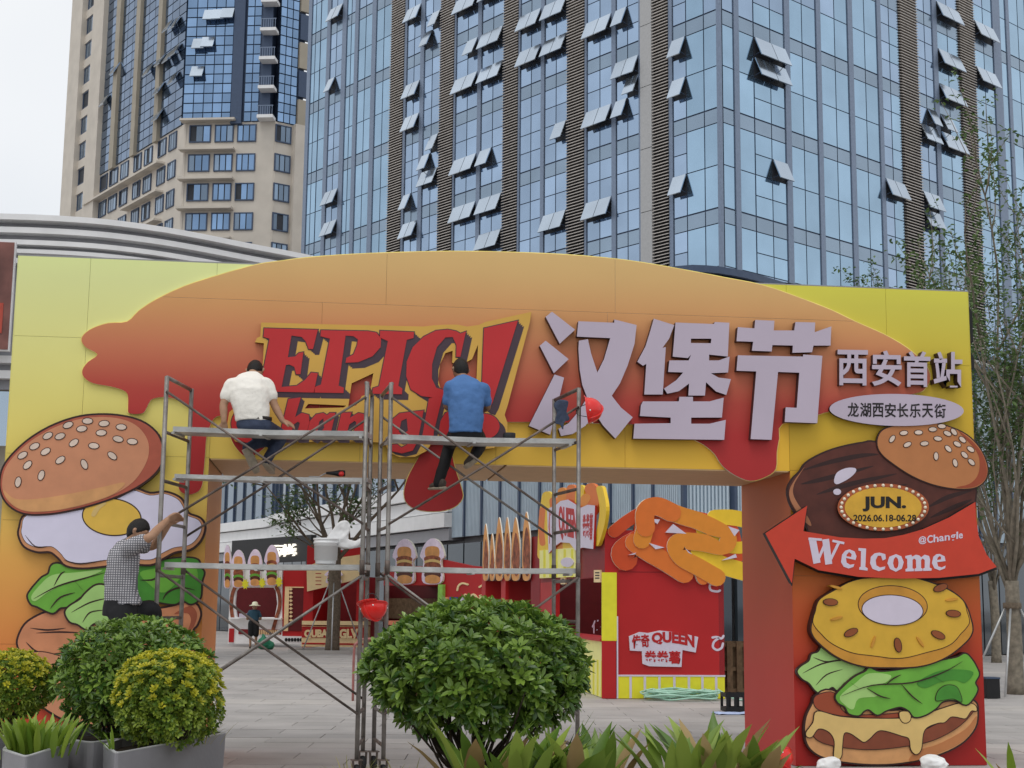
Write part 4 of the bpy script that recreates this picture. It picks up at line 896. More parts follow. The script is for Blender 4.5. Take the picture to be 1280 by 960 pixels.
BR = [('l', 3.66, 'r', 2.42, 0), ('r', 3.66, 'l', 2.38, 0), ('r', 3.58, 'l', 2.30, 1), ('l', 1.95, 'r', .62, 0), ('l', 1.98, 'r', .70, 1), ('r', 1.92, 'l', .62, 0), ('r', 1.98, 'l', .70, 1)]
SL = scaffold((-1.63, 13.99, 0), (.287, 13.99, 0), (.15, .80, 0), [(3.335, .10, .55, .05, (.05, .0)), (2.885, .25, .62, .04, (.05, 0)), (2.03, .1, .45, .05, (.03, .03))], 'left scaffold tower with the man in white sitting on top', RU, BR, (.075, .80, 0))
BR2 = [('l', 3.66, 'r', 2.38, 0), ('r', 3.62, 'l', 2.42, 0), ('l', 3.58, 'r', 2.35, 1), ('l', 1.93, 'r', .62, 0), ('r', 1.93, 'l', .62, 0), ('l', 1.98, 'r', .7, 1)]
SR = scaffold((.538, 13.99, 0), (2.40, 13.99, 0), (-.068, .80, 0), [(3.31, .10, .55, .05, (0.0, .0)), (2.02, .05, .4, .05, (0, 0))], 'right scaffold tower with the man in blue sitting on top', RU, BR2, (-.11, .80, 0))

# ================================================================== people
mat('skin', (.42, .24, .15), .5, var=.08, scale=20); mat('skin_dark', (.30, .165, .10), .5, var=.1, scale=20); mat('hair', (.012, .010, .009), .6, var=.4, scale=60, bump=.5, bscale=120)
mat('shirt_white', alb(206, 202, 194), .8, var=.05, scale=5, bump=.55, bscale=16); mat('shirt_blue', alb(66, 100, 146), .8, var=.10, scale=6, bump=.55, bscale=16); mat('jeans', alb(52, 60, 78), .85, var=.2, scale=15, bump=.3, bscale=120)
mat('trousers_black', (.014, .014, .016), .8, var=.2); mat('shoe_grey', alb(128, 118, 106), .75, var=.2, scale=20); mat('shoe_sole', alb(150, 140, 124), .7, var=.2, scale=20); mat('shoe_dark', alb(70, 62, 56), .7, var=.2); mat('belt', (.02, .015, .012), .5)
def checks(name):
    m, nt, b = newmat(name); b.inputs['Roughness'].default_value = .85; g = nt.nodes.new('ShaderNodeNewGeometry'); sp = nt.nodes.new('ShaderNodeSeparateXYZ'); nt.links.new(g.outputs['Position'], sp.inputs[0])
    outs = []
    for ax in ('X', 'Z'):
        mu = nt.nodes.new('ShaderNodeMath'); mu.operation = 'MULTIPLY'; mu.inputs[1].default_value = 2*math.pi/.022; nt.links.new(sp.outputs[ax], mu.inputs[0])
        si = nt.nodes.new('ShaderNodeMath'); si.operation = 'SINE'; nt.links.new(mu.outputs[0], si.inputs[0]); gt = nt.nodes.new('ShaderNodeMath'); gt.operation = 'GREATER_THAN'; gt.inputs[1].default_value = .25; nt.links.new(si.outputs[0], gt.inputs[0]); outs.append(gt)
    mm = nt.nodes.new('ShaderNodeMath'); mm.operation = 'MAXIMUM'; nt.links.new(outs[0].outputs[0], mm.inputs[0]); nt.links.new(outs[1].outputs[0], mm.inputs[1])
    mx = nt.nodes.new('ShaderNodeMix'); mx.data_type = 'RGBA'; mx.inputs[6].default_value = alb(168, 166, 168)+(1,); mx.inputs[7].default_value = alb(88, 88, 94)+(1,)
    nt.links.new(mm.outputs[0], mx.inputs[0]); nt.links.new(mx.outputs[2], b.inputs['Base Color']); MATS[name] = m
checks('shirt_check')
tex = bpy.data.textures.new('folds', 'CLOUDS'); tex.noise_scale = .15; tex.noise_depth = 2
def blob(mb, name, mt, parent, vox=.012, fold=0.0, it=4):
    o = mb.build(name, mt, None, True)
    r = o.modifiers.new('skin', 'REMESH'); r.mode = 'VOXEL'; r.voxel_size = vox; r.use_smooth_shade = True
    s = o.modifiers.new('soft', 'SMOOTH'); s.factor = .5; s.iterations = it
    if fold: d = o.modifiers.new('folds', 'DISPLACE'); d.texture = tex; d.strength = fold; d.mid_level = .5; d.texture_coords = 'GLOBAL'
    me = bpy.data.meshes.new_from_object(o.evaluated_get(bpy.context.evaluated_depsgraph_get())); me.name = name
    for p in me.polygons: p.use_smooth = True
    o.modifiers.clear(); o.data = me
    if not me.materials: me.materials.append(M(mt))
    return adopt(o, parent)
def loft(mb, secs, lat, seg=18):
    """secs: (centre, half width, half depth); lat: sideways axis"""
    n0 = len(mb.v); lat = Vector(lat).normalized(); N = len(secs)
    for i, (c, a_, d_) in enumerate(secs):
        c = Vector(c); up = (Vector(secs[min(i+1, N-1)][0])-Vector(secs[max(i-1, 0)][0])).normalized(); dep = up.cross(lat).normalized()
        for k in range(seg):
            t = 2*math.pi*k/seg; mb.v.append(tuple(c+lat*a_*math.copysign(abs(math.cos(t))**.85, math.cos(t))+dep*d_*math.sin(t)))
    for i in range(N-1):
        for k in range(seg): k2 = (k+1) % seg; mb.f.append((n0+i*seg+k, n0+i*seg+k2, n0+(i+1)*seg+k2, n0+(i+1)*seg+k)); mb.lv.append(0); mb.mi.append(0)
    mb.f.append(tuple(n0+k for k in range(seg-1, -1, -1))); mb.f.append(tuple(n0+(N-1)*seg+k for k in range(seg))); mb.lv += [0, 0]; mb.mi += [0, 0]
def limb(mb, pts, rs):
    P = smooth_line([tuple(Vector(p))+(r,) for p, r in zip(pts, rs)], 5); mb.tube([p[:3] for p in P], [p[3] for p in P], 12)
    for p, r in zip(pts, rs): ball(mb, p, r*.98)
def ball(mb, c, r, sx=(1, 1, 1)):
    mb.lathe(c, [(r*math.sin(t), -r*math.cos(t)) for t in [math.pi*k/8 for k in range(9)]], 12)
def hand(mb, wr, d, nrm, curl=.5, s=1.0, flip=1):
    d = Vector(d).normalized(); nrm = Vector(nrm); nrm = (nrm-d*nrm.dot(d)).normalized(); lat = d.cross(nrm)*flip; wr = Vector(wr)
    for k in (-1, 0, 1): mb.tube([wr+lat*k*.012*s, wr+d*.045*s+lat*k*.024*s, wr+d*.088*s+lat*k*.028*s], [.017*s, .018*s, .014*s], 8)
    for k, L in ((-1.5, .062), (-.5, .075), (.5, .080), (1.5, .072)):
        p0 = wr+d*.082*s+lat*k*.021*s; dd = (d-nrm*curl*.6).normalized(); p1 = p0+dd*L*.45*s; d3 = (d*.8-nrm*curl*1.5).normalized(); p2 = p1+d3*L*.32*s; p3 = p2+(d*.5-nrm*curl*2).normalized()*L*.23*s
        mb.tube([p0, p1, p2, p3], [.0095*s, .009*s, .0085*s, .007*s], 8)
    p0 = wr+d*.03*s+lat*.03*s; p1 = p0+(d*.6+lat*.8).normalized()*.04*s; p2 = p1+(d*.9+lat*.3-nrm*curl*.6).normalized()*.032*s; mb.tube([p0, p1, p2], [.012*s, .0105*s, .008*s], 8)
def head(mb, hb, c, up, fw, s=1.0):
    c = Vector(c); up = Vector(up).normalized(); fw = Vector(fw); fw = (fw-up*fw.dot(up)).normalized(); lt = fw.cross(up)
    def pt(t, a, k=1.0, hair=False):
        x, y, z = math.sin(t)*math.cos(a), math.sin(t)*math.sin(a), math.cos(t)
        jaw = 1-.22*max(0, -z)**1.5*(1 if y < .2 else .55)
        return c+(lt*x*.078*jaw+fw*y*(.098 if y > 0 else .100)*jaw+up*z*.120)*s*k
    n0 = len(mb.v); NT, NA = 14, 20
    for i in range(NT+1):
        for j in range(NA): mb.v.append(tuple(pt(math.pi*i/NT, 2*math.pi*j/NA)))
    for i in range(NT):
        for j in range(NA): j2 = (j+1) % NA; mb.f.append((n0+i*NA+j, n0+(i+1)*NA+j, n0+(i+1)*NA+j2, n0+i*NA+j2)); mb.lv.append(0); mb.mi.append(0)
    mb.tube([c+fw*.09*s+up*.015*s, c+fw*.118*s-up*.022*s, c+fw*.09*s-up*.035*s], [.008*s, .014*s, .012*s], 8)       # nose
    mb.tube([c+fw*.088*s-up*.062*s+lt*.025*s, c+fw*.098*s-up*.06*s, c+fw*.088*s-up*.062*s-lt*.025*s], [.006*s, .009*s, .006*s], 8)  # mouth
    for sg in (-1, 1):
        mb.tube([c+lt*sg*.078*s-fw*.01*s+up*.02*s, c+lt*sg*.088*s-fw*.018*s, c+lt*sg*.078*s-fw*.008*s-up*.03*s], [.012*s, .016*s, .011*s], 8)   # ears
        mb.tube([c+lt*sg*.045*s+fw*.083*s+up*.028*s, c+lt*sg*.02*s+fw*.09*s+up*.028*s], .010*s, 6)                         # brow
    if hb is not None:
        n0 = len(hb.v); NT, NA = 20, 28
        for i in range(NT+1):
            for j in range(NA):
                t, a_ = math.pi*i/NT, 2*math.pi*j/NA; x, y, z = math.sin(t)*math.cos(a_), math.sin(t)*math.sin(a_), math.cos(t)
                on = z*.75-y*.62 > -.20+.25*max(0, abs(x)-.75)
                k = (1.09+.03*noise.noise(Vector((x*6, y*6, z*6)))) if on else .90
                hb.v.append(tuple(pt(t, a_, k)))
        for i in range(NT):
            for j in range(NA): j2 = (j+1) % NA; hb.f.append((n0+i*NA+j, n0+(i+1)*NA+j, n0+(i+1)*NA+j2, n0+i*NA+j2)); hb.lv.append(0); hb.mi.append(0)
def shoe(parent, heel, toe, up, mt='shoe_grey'):
    heel, toe, up = Vector(heel), Vector(toe), Vector(up).normalized(); d = (toe-heel).normalized(); b = MB(); L = (toe-heel).length; lat = d.cross(up).normalized(); up = lat.cross(d)
    loft(b, [(heel+up*.045, .030, .040), (heel+d*L*.15+up*.05, .036, .05), (heel+d*L*.45+up*.04, .040, .042), (heel+d*L*.75+up*.032, .046, .032), (toe+up*.024, .030, .020)], lat)
    o = blob(b, 'shoe', mt, parent, .010)
    b = MB(); loft(b, [(heel-d*.005, .034, .016), (heel+d*L*.3, .036, .014), (heel+d*L*.7, .047, .014), (toe+d*.01, .032, .014)], lat); s_ = b.build('sole', 'shoe_sole', o, True)
    return o
def J(px, py, Y): return at_depth(px, py, Y)
# ---- man in white, sitting on the left scaffold, seen from behind
m1 = thing('person', at_depth(318, 538, 14.32), 'person in white T-shirt and jeans sitting on left scaffold, back turned', 'person')
bb, hb, sb, tb = MB(), MB(), MB(), MB()
ch, nk, hd = J(312, 482, 14.46), J(316, 468, 14.57), J(319, 463.5, 14.66)
limb(bb, [ch, nk, hd], [.05, .052, .052]); head(bb, hb, hd, Vector((.03, .75, .62)), Vector((.1, .65, -.75)))
for shd, el, wr, hn in ((J(289, 480, 14.45), J(279.5, 506, 14.40), J(280, 527, 14.36), (0, .25, -1)), (J(334, 480, 14.46), J(343, 506, 14.44), J(353, 526, 14.40), (.9, .2, -.35))):
    limb(bb, [shd, shd.lerp(el, .5), el, el.lerp(wr, .4), wr], [.052, .047, .041, .040, .028]); hand(bb, wr, hn, (0, -.6, 1), .25, 1.0)
    limb(sb, [ch.lerp(shd, .7), shd, shd.lerp(el, .40), shd.lerp(el, .62)], [.075, .066, .064, .064])
limb(bb, [J(316, 527, 14.36), J(314, 505, 14.38), ch], [.10, .10, .08])
blob(bb, 'body', 'skin', m1, .0085); blob(hb, 'hair', 'hair', m1, .009, it=2)
loft(sb, [(J(316, 527, 14.36), .165, .118), (J(315, 518, 14.365), .172, .122), (J(313.5, 505, 14.38), .188, .128), (J(312, 492, 14.41), .205, .130), (J(312, 481, 14.46), .205, .115), (J(313, 473.5, 14.52), .150, .085), (J(315, 469, 14.55), .075, .065)], (1, 0, 0))
blob(sb, 'shirt', 'shirt_white', m1, .011, .028)
hipc = J(318, 531, 14.37)
loft(tb, [(hipc+Vector((0, .02, -.04)), .165, .12), (hipc, .175, .125), (hipc+Vector((0, 0, .05)), .168, .118)], (1, 0, 0))
kl, al = J(336, 549, 14.80), J(308, 560, 14.60); kr, ar_ = J(352, 546, 14.80), J(334, 574, 14.70)
limb(tb, [J(309, 533, 14.40), J(322, 541, 14.62), kl, kl.lerp(al, .5), al], [.088, .080, .062, .060, .05]); limb(tb, [J(329, 533, 14.40), J(342, 540, 14.62), kr, kr.lerp(ar_, .5), ar_], [.088, .080, .062, .060, .05])
blob(tb, 'trousers', 'jeans', m1, .012, .02)
shoe(m1, J(306, 562, 14.52), J(321, 590, 14.60), Vector((.35, .9, .1)), 'shoe_sole'); shoe(m1, J(331, 580, 14.68), J(340, 591, 14.86), Vector((0, -.2, 1)))
b = MB(); loft(b, [(hipc+Vector((0, 0, .047)), .172, .121), (hipc+Vector((0, 0, .078)), .170, .119)], (1, 0, 0)); b.build('belt', 'belt', m1, True)
# ---- man in blue, sitting on the right scaffold
m2 = thing('person', at_depth(583, 545, 14.32), 'person in blue T-shirt and black trousers sitting on right scaffold, back turned', 'person')
bb, hb, sb, tb = MB(), MB(), MB(), MB()
ch, nk, hd = J(583, 488, 14.42), J(578, 472, 14.50), J(575.5, 462.5, 14.56)
limb(bb, [ch, nk, hd], [.06, .056, .054]); head(bb, hb, hd, Vector((-.05, .35, .93)), Vector((-.25, .9, -.3)))
for shd, el, wr, fl_ in ((J(562.5, 484, 14.41), J(559, 507, 14.46), J(570, 515, 14.70), 1), (J(604.5, 486, 14.42), J(609, 508, 14.48), J(600, 515, 14.72), -1)):
    limb(bb, [shd, shd.lerp(el, .5), el, el.lerp(wr, .4), wr], [.052, .047, .041, .040, .028]); hand(bb, wr, (0, 1, -.1), (0, .1, 1), .7, 1.0, fl_)
    limb(sb, [ch.lerp(shd, .7), shd, shd.lerp(el, .40), shd.lerp(el, .72)], [.075, .066, .064, .066])
limb(bb, [J(583, 533, 14.36), J(583, 510, 14.37), ch], [.10, .10, .08])
blob(bb, 'body', 'skin_dark', m2, .0085); blob(hb, 'hair', 'hair', m2, .009, it=2)
loft(sb, [(J(582, 541, 14.36), .178, .126), (J(582, 530, 14.355), .176, .124), (J(582, 512, 14.37), .180, .125), (J(583, 498, 14.39), .195, .125), (J(583, 486, 14.42), .200, .115), (J(581, 478, 14.46), .150, .085), (J(578.5, 473, 14.5), .072, .062)], (1, 0, 0))
blob(sb, 'shirt', 'shirt_blue', m2, .011, .028)
b = MB(); limb(b, [J(574, 474, 14.44), J(578, 473.5, 14.425), J(583.5, 474.5, 14.44)], [.016, .018, .016]); blob(b, 'collar', 'shirt_blue', m2, .008)
hipc = J(583, 538, 14.37)
loft(tb, [(hipc+Vector((0, .02, -.05)), .165, .12), (hipc, .172, .12), (hipc+Vector((0, 0, .05)), .165, .115)], (1, 0, 0))
kl, al = J(562, 557, 14.80), J(548, 604, 14.74); kr, ar_ = J(601, 556, 14.80), J(590, 574, 14.62)
limb(tb, [J(573, 542, 14.40), J(566, 549, 14.62), kl, kl.lerp(al, .45), al], [.088, .082, .066, .062, .055]); limb(tb, [J(594, 542, 14.40), J(598, 548, 14.62), kr, kr.lerp(ar_, .5), ar_], [.088, .080, .064, .060, .05])
blob(tb, 'trousers', 'trousers_black', m2, .012, .02)
shoe(m2, J(556, 610, 14.68), J(538, 611, 14.82), Vector((0, 0, 1)), 'shoe_dark'); shoe(m2, J(594, 576, 14.56), J(582, 584, 14.62), Vector((-.3, .5, .8)), 'shoe_dark')
# ---- man in checked shirt climbing at the left
m3 = thing('person', at_depth(190, 850, 13.75), 'person in grey checked shirt climbing the left scaffold, arms raised', 'person')
bb, hb, sb, tb = MB(), MB(), MB(), MB()
ch, nk, hd = J(158, 692, 13.85), J(165, 676, 13.85), J(172.5, 664.5, 13.85)
limb(bb, [ch, nk, hd], [.065, .056, .052]); head(bb, hb, hd, Vector((.42, 0, .9)), Vector((.92, -.12, -.42)))
for shd, el, wr, dy in ((J(163, 684, 13.66), J(188, 671, 13.60), J(209, 650, 13.90), 0), (J(163, 682, 14.03), J(192, 682, 14.10), J(212, 654, 13.98), 1)):
    limb(bb, [shd, shd.lerp(el, .5), el, el.lerp(wr, .4), wr], [.056, .050, .042, .041, .028]); hand(bb, wr, (.75, .1, .45), (-.3, .6, .5), .8, 1.0, 1 if dy else -1)
    limb(sb, [ch.lerp(shd, .6), shd, shd.lerp(el, .35), shd.lerp(el, .6)], [.09, .082, .076, .074])
limb(bb, [J(152, 748, 13.82), J(152, 720, 13.83), ch], [.12, .115, .12])
blob(bb, 'body', 'skin', m3, .0085); blob(hb, 'hair', 'hair', m3, .009, it=2)
loft(sb, [(J(153, 757, 13.82), .172, .172), (J(152, 742, 13.82), .168, .158), (J(151, 722, 13.83), .172, .148), (J(153, 705, 13.84), .190, .150), (J(156, 693, 13.85), .195, .138), (J(160, 684, 13.85), .165, .105), (J(164.5, 677.5, 13.85), .07, .07)], (0, 1, 0))
blob(sb, 'shirt', 'shirt_check', m3, .012, .04)
hipc = J(150, 757, 13.82)
loft(tb, [(hipc+Vector((0, 0, -.10)), .165, .16), (hipc, .17, .155), (hipc+Vector((0, 0, .06)), .165, .145)], (0, 1, 0))
rz1, rz2 = .645, 1.075
kr, ar_ = J(158, 812, 13.70), Vector((-1.60, 14.20, .80)); kl, al = J(191, 762, 13.98), Vector((-1.60, 14.42, 1.20))
limb(tb, [J(149, 765, 13.73), J(152, 790, 13.70), kr, kr.lerp(ar_, .5), ar_], [.105, .095, .068, .066, .055]); limb(tb, [J(152, 764, 13.92), J(172, 765, 13.96), kl, kl.lerp(al, .5), al], [.105, .098, .070, .066, .055])
blob(tb, 'trousers', 'trousers_black', m3, .012, .02)
shoe(m3, Vector((-1.69, 14.20, .665)), Vector((-1.44, 14.22, .655)), Vector((0, 0, 1)), 'shoe_dark'); shoe(m3, Vector((-1.69, 14.42, 1.095)), Vector((-1.44, 14.43, 1.085)), Vector((0, 0, 1)), 'shoe_dark')
# ---- person far behind by the burger stall
YF = 55.0
def G(px, py): return at_depth(px, py, YF)
f0 = at_depth(318, 757, 53.6); f0 = Vector((f0.x, 53.6, 0)); YF = f0.y
m4 = thing('person', f0, 'person in straw hat, teal top and black shorts standing before burger stall', 'person')
bb, sb, tb, hb = MB(), MB(), MB(), MB(); base = Vector((f0.x, f0.y, 0))
mat('teal', alb(38, 66, 82), .8); mat('straw', alb(214, 204, 178), .8)
head(bb, None, base+Vector((.02, 0, 1.50)), (0, 0, 1), (.3, .9, 0)); limb(bb, [base+Vector((0, 0, 1.0)), base+Vector((0, 0, 1.3)), base+Vector((.02, 0, 1.45))], [.11, .085, .05])
for s in (-1, 1):
    limb(bb, [base+Vector((.09*s, 0, .75)), base+Vector((.10*s, 0, .45)), base+Vector((.10*s, .02, .08))], [.075, .055, .04]); limb(bb, [base+Vector((.19*s, 0, 1.30)), base+Vector((.24*s, .05, 1.08)), base+Vector((.10*s, .22, 1.12))], [.05, .042, .032]); hand(bb, base+Vector((.10*s, .22, 1.12)), (-s, .2, .1), (0, 0, 1), .5)
    limb(tb, [base+Vector((.08*s, 0, .92)), base+Vector((.10*s, 0, .52))], [.13, .10])
    shoe(m4, base+Vector((.10*s, -.05, .012)), base+Vector((.11*s, .19, .012)), (0, 0, 1), 'shoe_dark')
loft(sb, [(base+Vector((0, 0, 1.02)), .17, .13), (base+Vector((0, 0, 1.2)), .18, .13), (base+Vector((0, 0, 1.36)), .20, .11), (base+Vector((.01, 0, 1.42)), .08, .07)], (1, 0, 0))
for s in (-1, 1): limb(sb, [base+Vector((.15*s, 0, 1.34)), base+Vector((.23*s, .02, 1.18))], [.07, .06])
blob(bb, 'body', 'skin', m4, .012); blob(sb, 'shirt', 'teal', m4, .015); blob(tb, 'shorts', 'trousers_black', m4, .015)
b = MB(); b.lathe(base+Vector((.02, 0, 1.58)), [(.20, -.03), (.21, -.02), (.11, .02), (.10, .09), (.06, .12), (0, .125)], 18); b.build('hat', 'straw', m4, True)

# ================================================================== things on the scaffolds
mat('helmet_red', alb(196, 34, 30), .3, var=.06, coat=.4); mat('helmet_pad', (.06, .06, .065), .8, var=.3); mat('plastic_white', alb(222, 222, 218), .4, var=.04); mat('bag_white', alb(222, 222, 220), .45, var=.04); mat('tape_black', (.018, .018, .02), .4)
def helmet(c, ax, label, s=1.0):
    """hard hat: ax points out of the crown"""
    c = Vector(c); ax = Vector(ax).normalized(); t = thing('hard_hat', c, label, 'helmet', 'red hard hats')
    b = MB(); pr = [(.138, -.01), (.140, 0)]+[(.130*math.cos(a), .145*math.sin(a)) for a in [math.pi/2*k/9 for k in range(10)]]
    b.lathe(c, pr, 28, ax=ax); b.lathe(c, [(.138, -.01), (.122, -.005)]+[(.122*math.cos(a), .136*math.sin(a)) for a in [math.pi/2*k/8 for k in range(9)]], 28, ax=ax); b.build('shell', 'helmet_red', t, True)
    f = ax.orthogonal().normalized(); l = ax.cross(f)
    b = MB(); n = 12                                     # peak
    for k in range(n):
        a0, a1 = -1.0+2*k/n, -1.0+2*(k+1)/n
        q = [c+(f*math.cos(a)+l*math.sin(a))*r+ax*z for a, r, z in ((a0, .132, 0), (a1, .132, 0), (a1, .132+.05*math.cos(a1*1.4), -.018), (a0, .132+.05*math.cos(a0*1.4), -.018))]
        b.hexa(q, [p-ax*.005 for p in q])
    b.build('peak', 'helmet_red', t, True)
    b = MB(); rp_ = [c+(f*math.cos(a)*.133+ax*math.sin(a)*.149) for a in [math.pi*k/16 for k in range(17)]]; b.tube(rp_, .009, 6); b.build('ridge', 'helmet_red', t, True)
    b = MB(); b.lathe(c, [(.118, -.012), (.12, .018), (.112, .02), (.11, -.012)], 20, ax=ax); b.build('headband', 'helmet_pad', t, True)
    for a in (0.6, 2.5, 3.8, 5.6):
        b = MB(); b.lathe(c+(f*math.cos(a)+l*math.sin(a))*.129+ax*.03, [(.008, 0), (.006, .006), (0, .007)], 8, ax=(f*math.cos(a)+l*math.sin(a))); b.build('rivet', 'plastic_white', t, True)
    b = MB(); b.tube(smooth_line([tuple(c+f*.11), tuple(c+f*.06-ax*.10), tuple(c-f*.04-ax*.11), tuple(c-f*.11)], 5), .004, 5); b.build('chin_strap', 'helmet_pad', t, True); return t
helmet(at_depth(735, 513, 13.93), (.95, -.25, .12), 'red hard hat hanging at top right corner of the right scaffold')
helmet(at_depth(467, 757, 13.90), (.1, -.28, -.95), 'red hard hat hanging upside down between the two scaffold towers')
helmet(at_depth(975, 946, 14.75)+Vector((0, 0, 0)), (.35, -.55, -.62), 'red hard hat lying on ground at foot of right pillar')
g_ = at_height(968, 951, 0.0)
# bucket and plastic bag
zp = 2.03; q = at_depth(407, 705, 14.2); bp_ = Vector((q.x, 14.22, zp+.002))
bk = thing('bucket', bp_, 'white plastic bucket on the lower plank of the left scaffold', 'bucket')
b = MB(); b.lathe(bp_, [(0, 0), (.095, 0), (.10, .01), (.118, .20), (.125, .205), (.125, .215), (.118, .215), (.122, .235), (.128, .238), (.128, .252), (.118, .252), (.112, .04), (0, .03)], 28); b.build('body', 'plastic_white', bk, True)
b = MB(); b.tube([bp_+Vector((.125*math.cos(a), -.03-.10*math.sin(a)*.3, .22-.07*math.sin(a))) for a in [math.pi*k/12 for k in range(13)]], .0025, 5); b.build('handle', 'steel_pole', bk, True)
bg_ = thing('plastic_bag', bp_+Vector((.12, 0, .25)), 'white plastic carrier bag draped over the bucket rim', 'bag')
b = MB(); bm_ = [(393, 681), (405, 676), (414, 664), (424, 654), (433, 651), (439, 655), (437, 664), (433, 672), (444, 677), (452, 672), (450, 680), (440, 684), (428, 685), (415, 683), (404, 682)]
hl = [(428, 659), (434, 656), (435, 659), (430, 662)]
SPl = Plane((0, 14.22), 0); add(b, SPl, [smooth_loop(bm_, 4)], -.05, .03, back=True)
o = b.build('bag_film', 'bag_white', bg_, True); o.data.update()
r = o.modifiers.new('remesh', 'REMESH'); r.mode = 'VOXEL'; r.voxel_size = .009; s_ = o.modifiers.new('soft', 'SMOOTH'); s_.iterations = 6; d = o.modifiers.new('crumple', 'DISPLACE'); d.texture = tex; d.strength = .05; d.texture_coords = 'GLOBAL'
# tape roll, tool, cloth
q = at_depth(636, 547, 14.25); q = Vector((q.x, 14.22, 3.313)); b = MB(); b.lathe(q, [(.035, 0), (.062, 0), (.064, .005), (.064, .05), (.06, .055), (.035, .055), (.035, 0)], 24); tag(b.build('tape_roll', 'tape_black', None, True), 'black roll of tape on the right scaffold platform beside the man in blue', 'tape roll')
q = at_depth(424, 592, 14.3); q = Vector((q.x, 14.36, 2.888))
dr = thing('power_drill', q, 'dark power drill with a red tip lying on left scaffold middle plank', 'drill')
b = MB(); b.tube([q+Vector((-.13, 0, .05)), q+Vector((-.05, 0, .05)), q+Vector((0, 0, .05)), q+Vector((.06, 0, .05))], [.012, .022, .034, .03], 12); b.build('motor', 'tape_black', dr, True)
b = MB(); b.tube([q+Vector((.03, 0, .05)), q+Vector((.02, -.09, .035))], [.022, .026], 10); b.build('grip', 'helmet_red', dr, True)
b = MB(); b.tube([q+Vector((-.30, 0, .012)), q+Vector((-.2, .01, .012)), q+Vector((-.13, 0, .05))], .006, 5); b.build('bit', 'steel_pole', dr, True)
cl_ = [(693, 503), (707, 500), (711, 505), (709, 514), (712, 524), (706, 528), (704, 537), (700, 531), (694, 528), (696, 516)]
b = MB(); CP = Plane((0, 13.955), 0); add(b, CP, [smooth_loop(cl_, 4)], -.02, .02, back=True); o = b.build('work_jacket', 'jeans', None, True); tag(o, 'dark folded cloth jacket hung on right scaffold brace beside the helmet', 'jacket')
r = o.modifiers.new('remesh', 'REMESH'); r.mode = 'VOXEL'; r.voxel_size = .008; s_ = o.modifiers.new('soft', 'SMOOTH'); s_.iterations = 4; d = o.modifiers.new('crumple', 'DISPLACE'); d.texture = tex; d.strength = .05; d.texture_coords = 'GLOBAL'
# ================================================================== stalls behind the arch
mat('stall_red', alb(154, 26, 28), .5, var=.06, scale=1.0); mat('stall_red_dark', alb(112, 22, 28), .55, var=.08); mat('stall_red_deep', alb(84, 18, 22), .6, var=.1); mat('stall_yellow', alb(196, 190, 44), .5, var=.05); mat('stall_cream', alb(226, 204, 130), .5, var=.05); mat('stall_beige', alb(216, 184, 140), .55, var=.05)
mat('fry_orange', alb(188, 98, 38), .5, var=.04); mat('fry_deep', alb(176, 66, 30), .5, var=.04); mat('fry_amber', alb(190, 118, 38), .5, var=.04); mat('fry_yellow', alb(200, 166, 40), .5, var=.04); mat('pole_green', alb(120, 168, 70), .5); mat('counter_green', alb(70, 160, 90), .5); mat('salmon', alb(206, 120, 88), .5); mat('bread', alb(186, 132, 78), .6, var=.15, scale=4); mat('filling', alb(120, 66, 44), .6, var=.6, scale=7); mat('lilac', alb(206, 190, 214), .5); mat('blue_box', alb(40, 70, 150), .5)
mat('wood_old', alb(96, 78, 58), .85, var=.3, scale=9, bump=.4); mat('hose_green', alb(150, 186, 168), .4, var=.08)
GA = at_height(756, 873.5, 0); QW = 2.10; QD = 8.2; QZ = at_depth(760, 661, GA.y).z
QF = Plane((GA.x, GA.y), 0); QL = Plane((GA.x, GA.y), -math.pi/2)
Qz = Z(740, 600, 3.2); Lz = Z(590, 600, 5.333)
qs = thing('food_stall', (GA.x+1, GA.y+4, 0), 'big red stall with QUEEN lettering and giant orange fries, right side of opening', 'stall', 'food stalls behind the arch')
def qu(x, y, off=0): return QF.uv(*Qz([(x, y)])[0], off)
U0, U1 = 0.0, qu(530, 700)[0]
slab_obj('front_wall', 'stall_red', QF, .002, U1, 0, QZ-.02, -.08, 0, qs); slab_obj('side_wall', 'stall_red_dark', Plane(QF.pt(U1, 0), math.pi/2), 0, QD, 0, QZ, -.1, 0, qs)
zA, zB = qu(75, 370)[1], qu(75, 643)[1]
slab_obj('pilaster', 'stall_yellow', QF, -.06, qu(97, 500)[0], zB, zA, 0, .05, qs); slab_obj('pilaster', 'stall_red', QF, -.06, qu(94, 700)[0], .01, zB-.003, 0, .05, qs); slab_obj('trim', 'paper_white', QF, qu(97, 700)[0], qu(103, 700)[0], .01, qu(100, 545)[1], 0, .045, qs)
zS = qu(300, 786)[1]
slab_obj('base_panel', 'stall_yellow', QF, qu(103, 800)[0], U1-.01, .01, zS, 0, .03, qs); slab_obj('trim', 'paper_white', QF, qu(103, 800)[0], U1, zS, zS+.03, 0, .04, qs)
for x in (153, 210, 268, 328, 386, 440, 495): u = qu(x, 830)[0]; slab_obj('stripe', 'paper_white', QF, u-.022, u+.022, .012, zS-.002, .03, .036, qs)
slab_obj('seam', 'stall_red_dark', QF, qu(103, 370)[0], U1-.01, qu(300, 368)[1]-.01, qu(300, 368)[1], 0, .006, qs)
def frypiece(pl, zm, pts, w, mt, o0, o1, parent): 
    b = MB(); add(b, pl, [ribbon(smooth_line(zm(pts), 5), w/zm.k)], o0, o1, smi=1); return b.build('fry', [mt, 'board_edge'], parent)
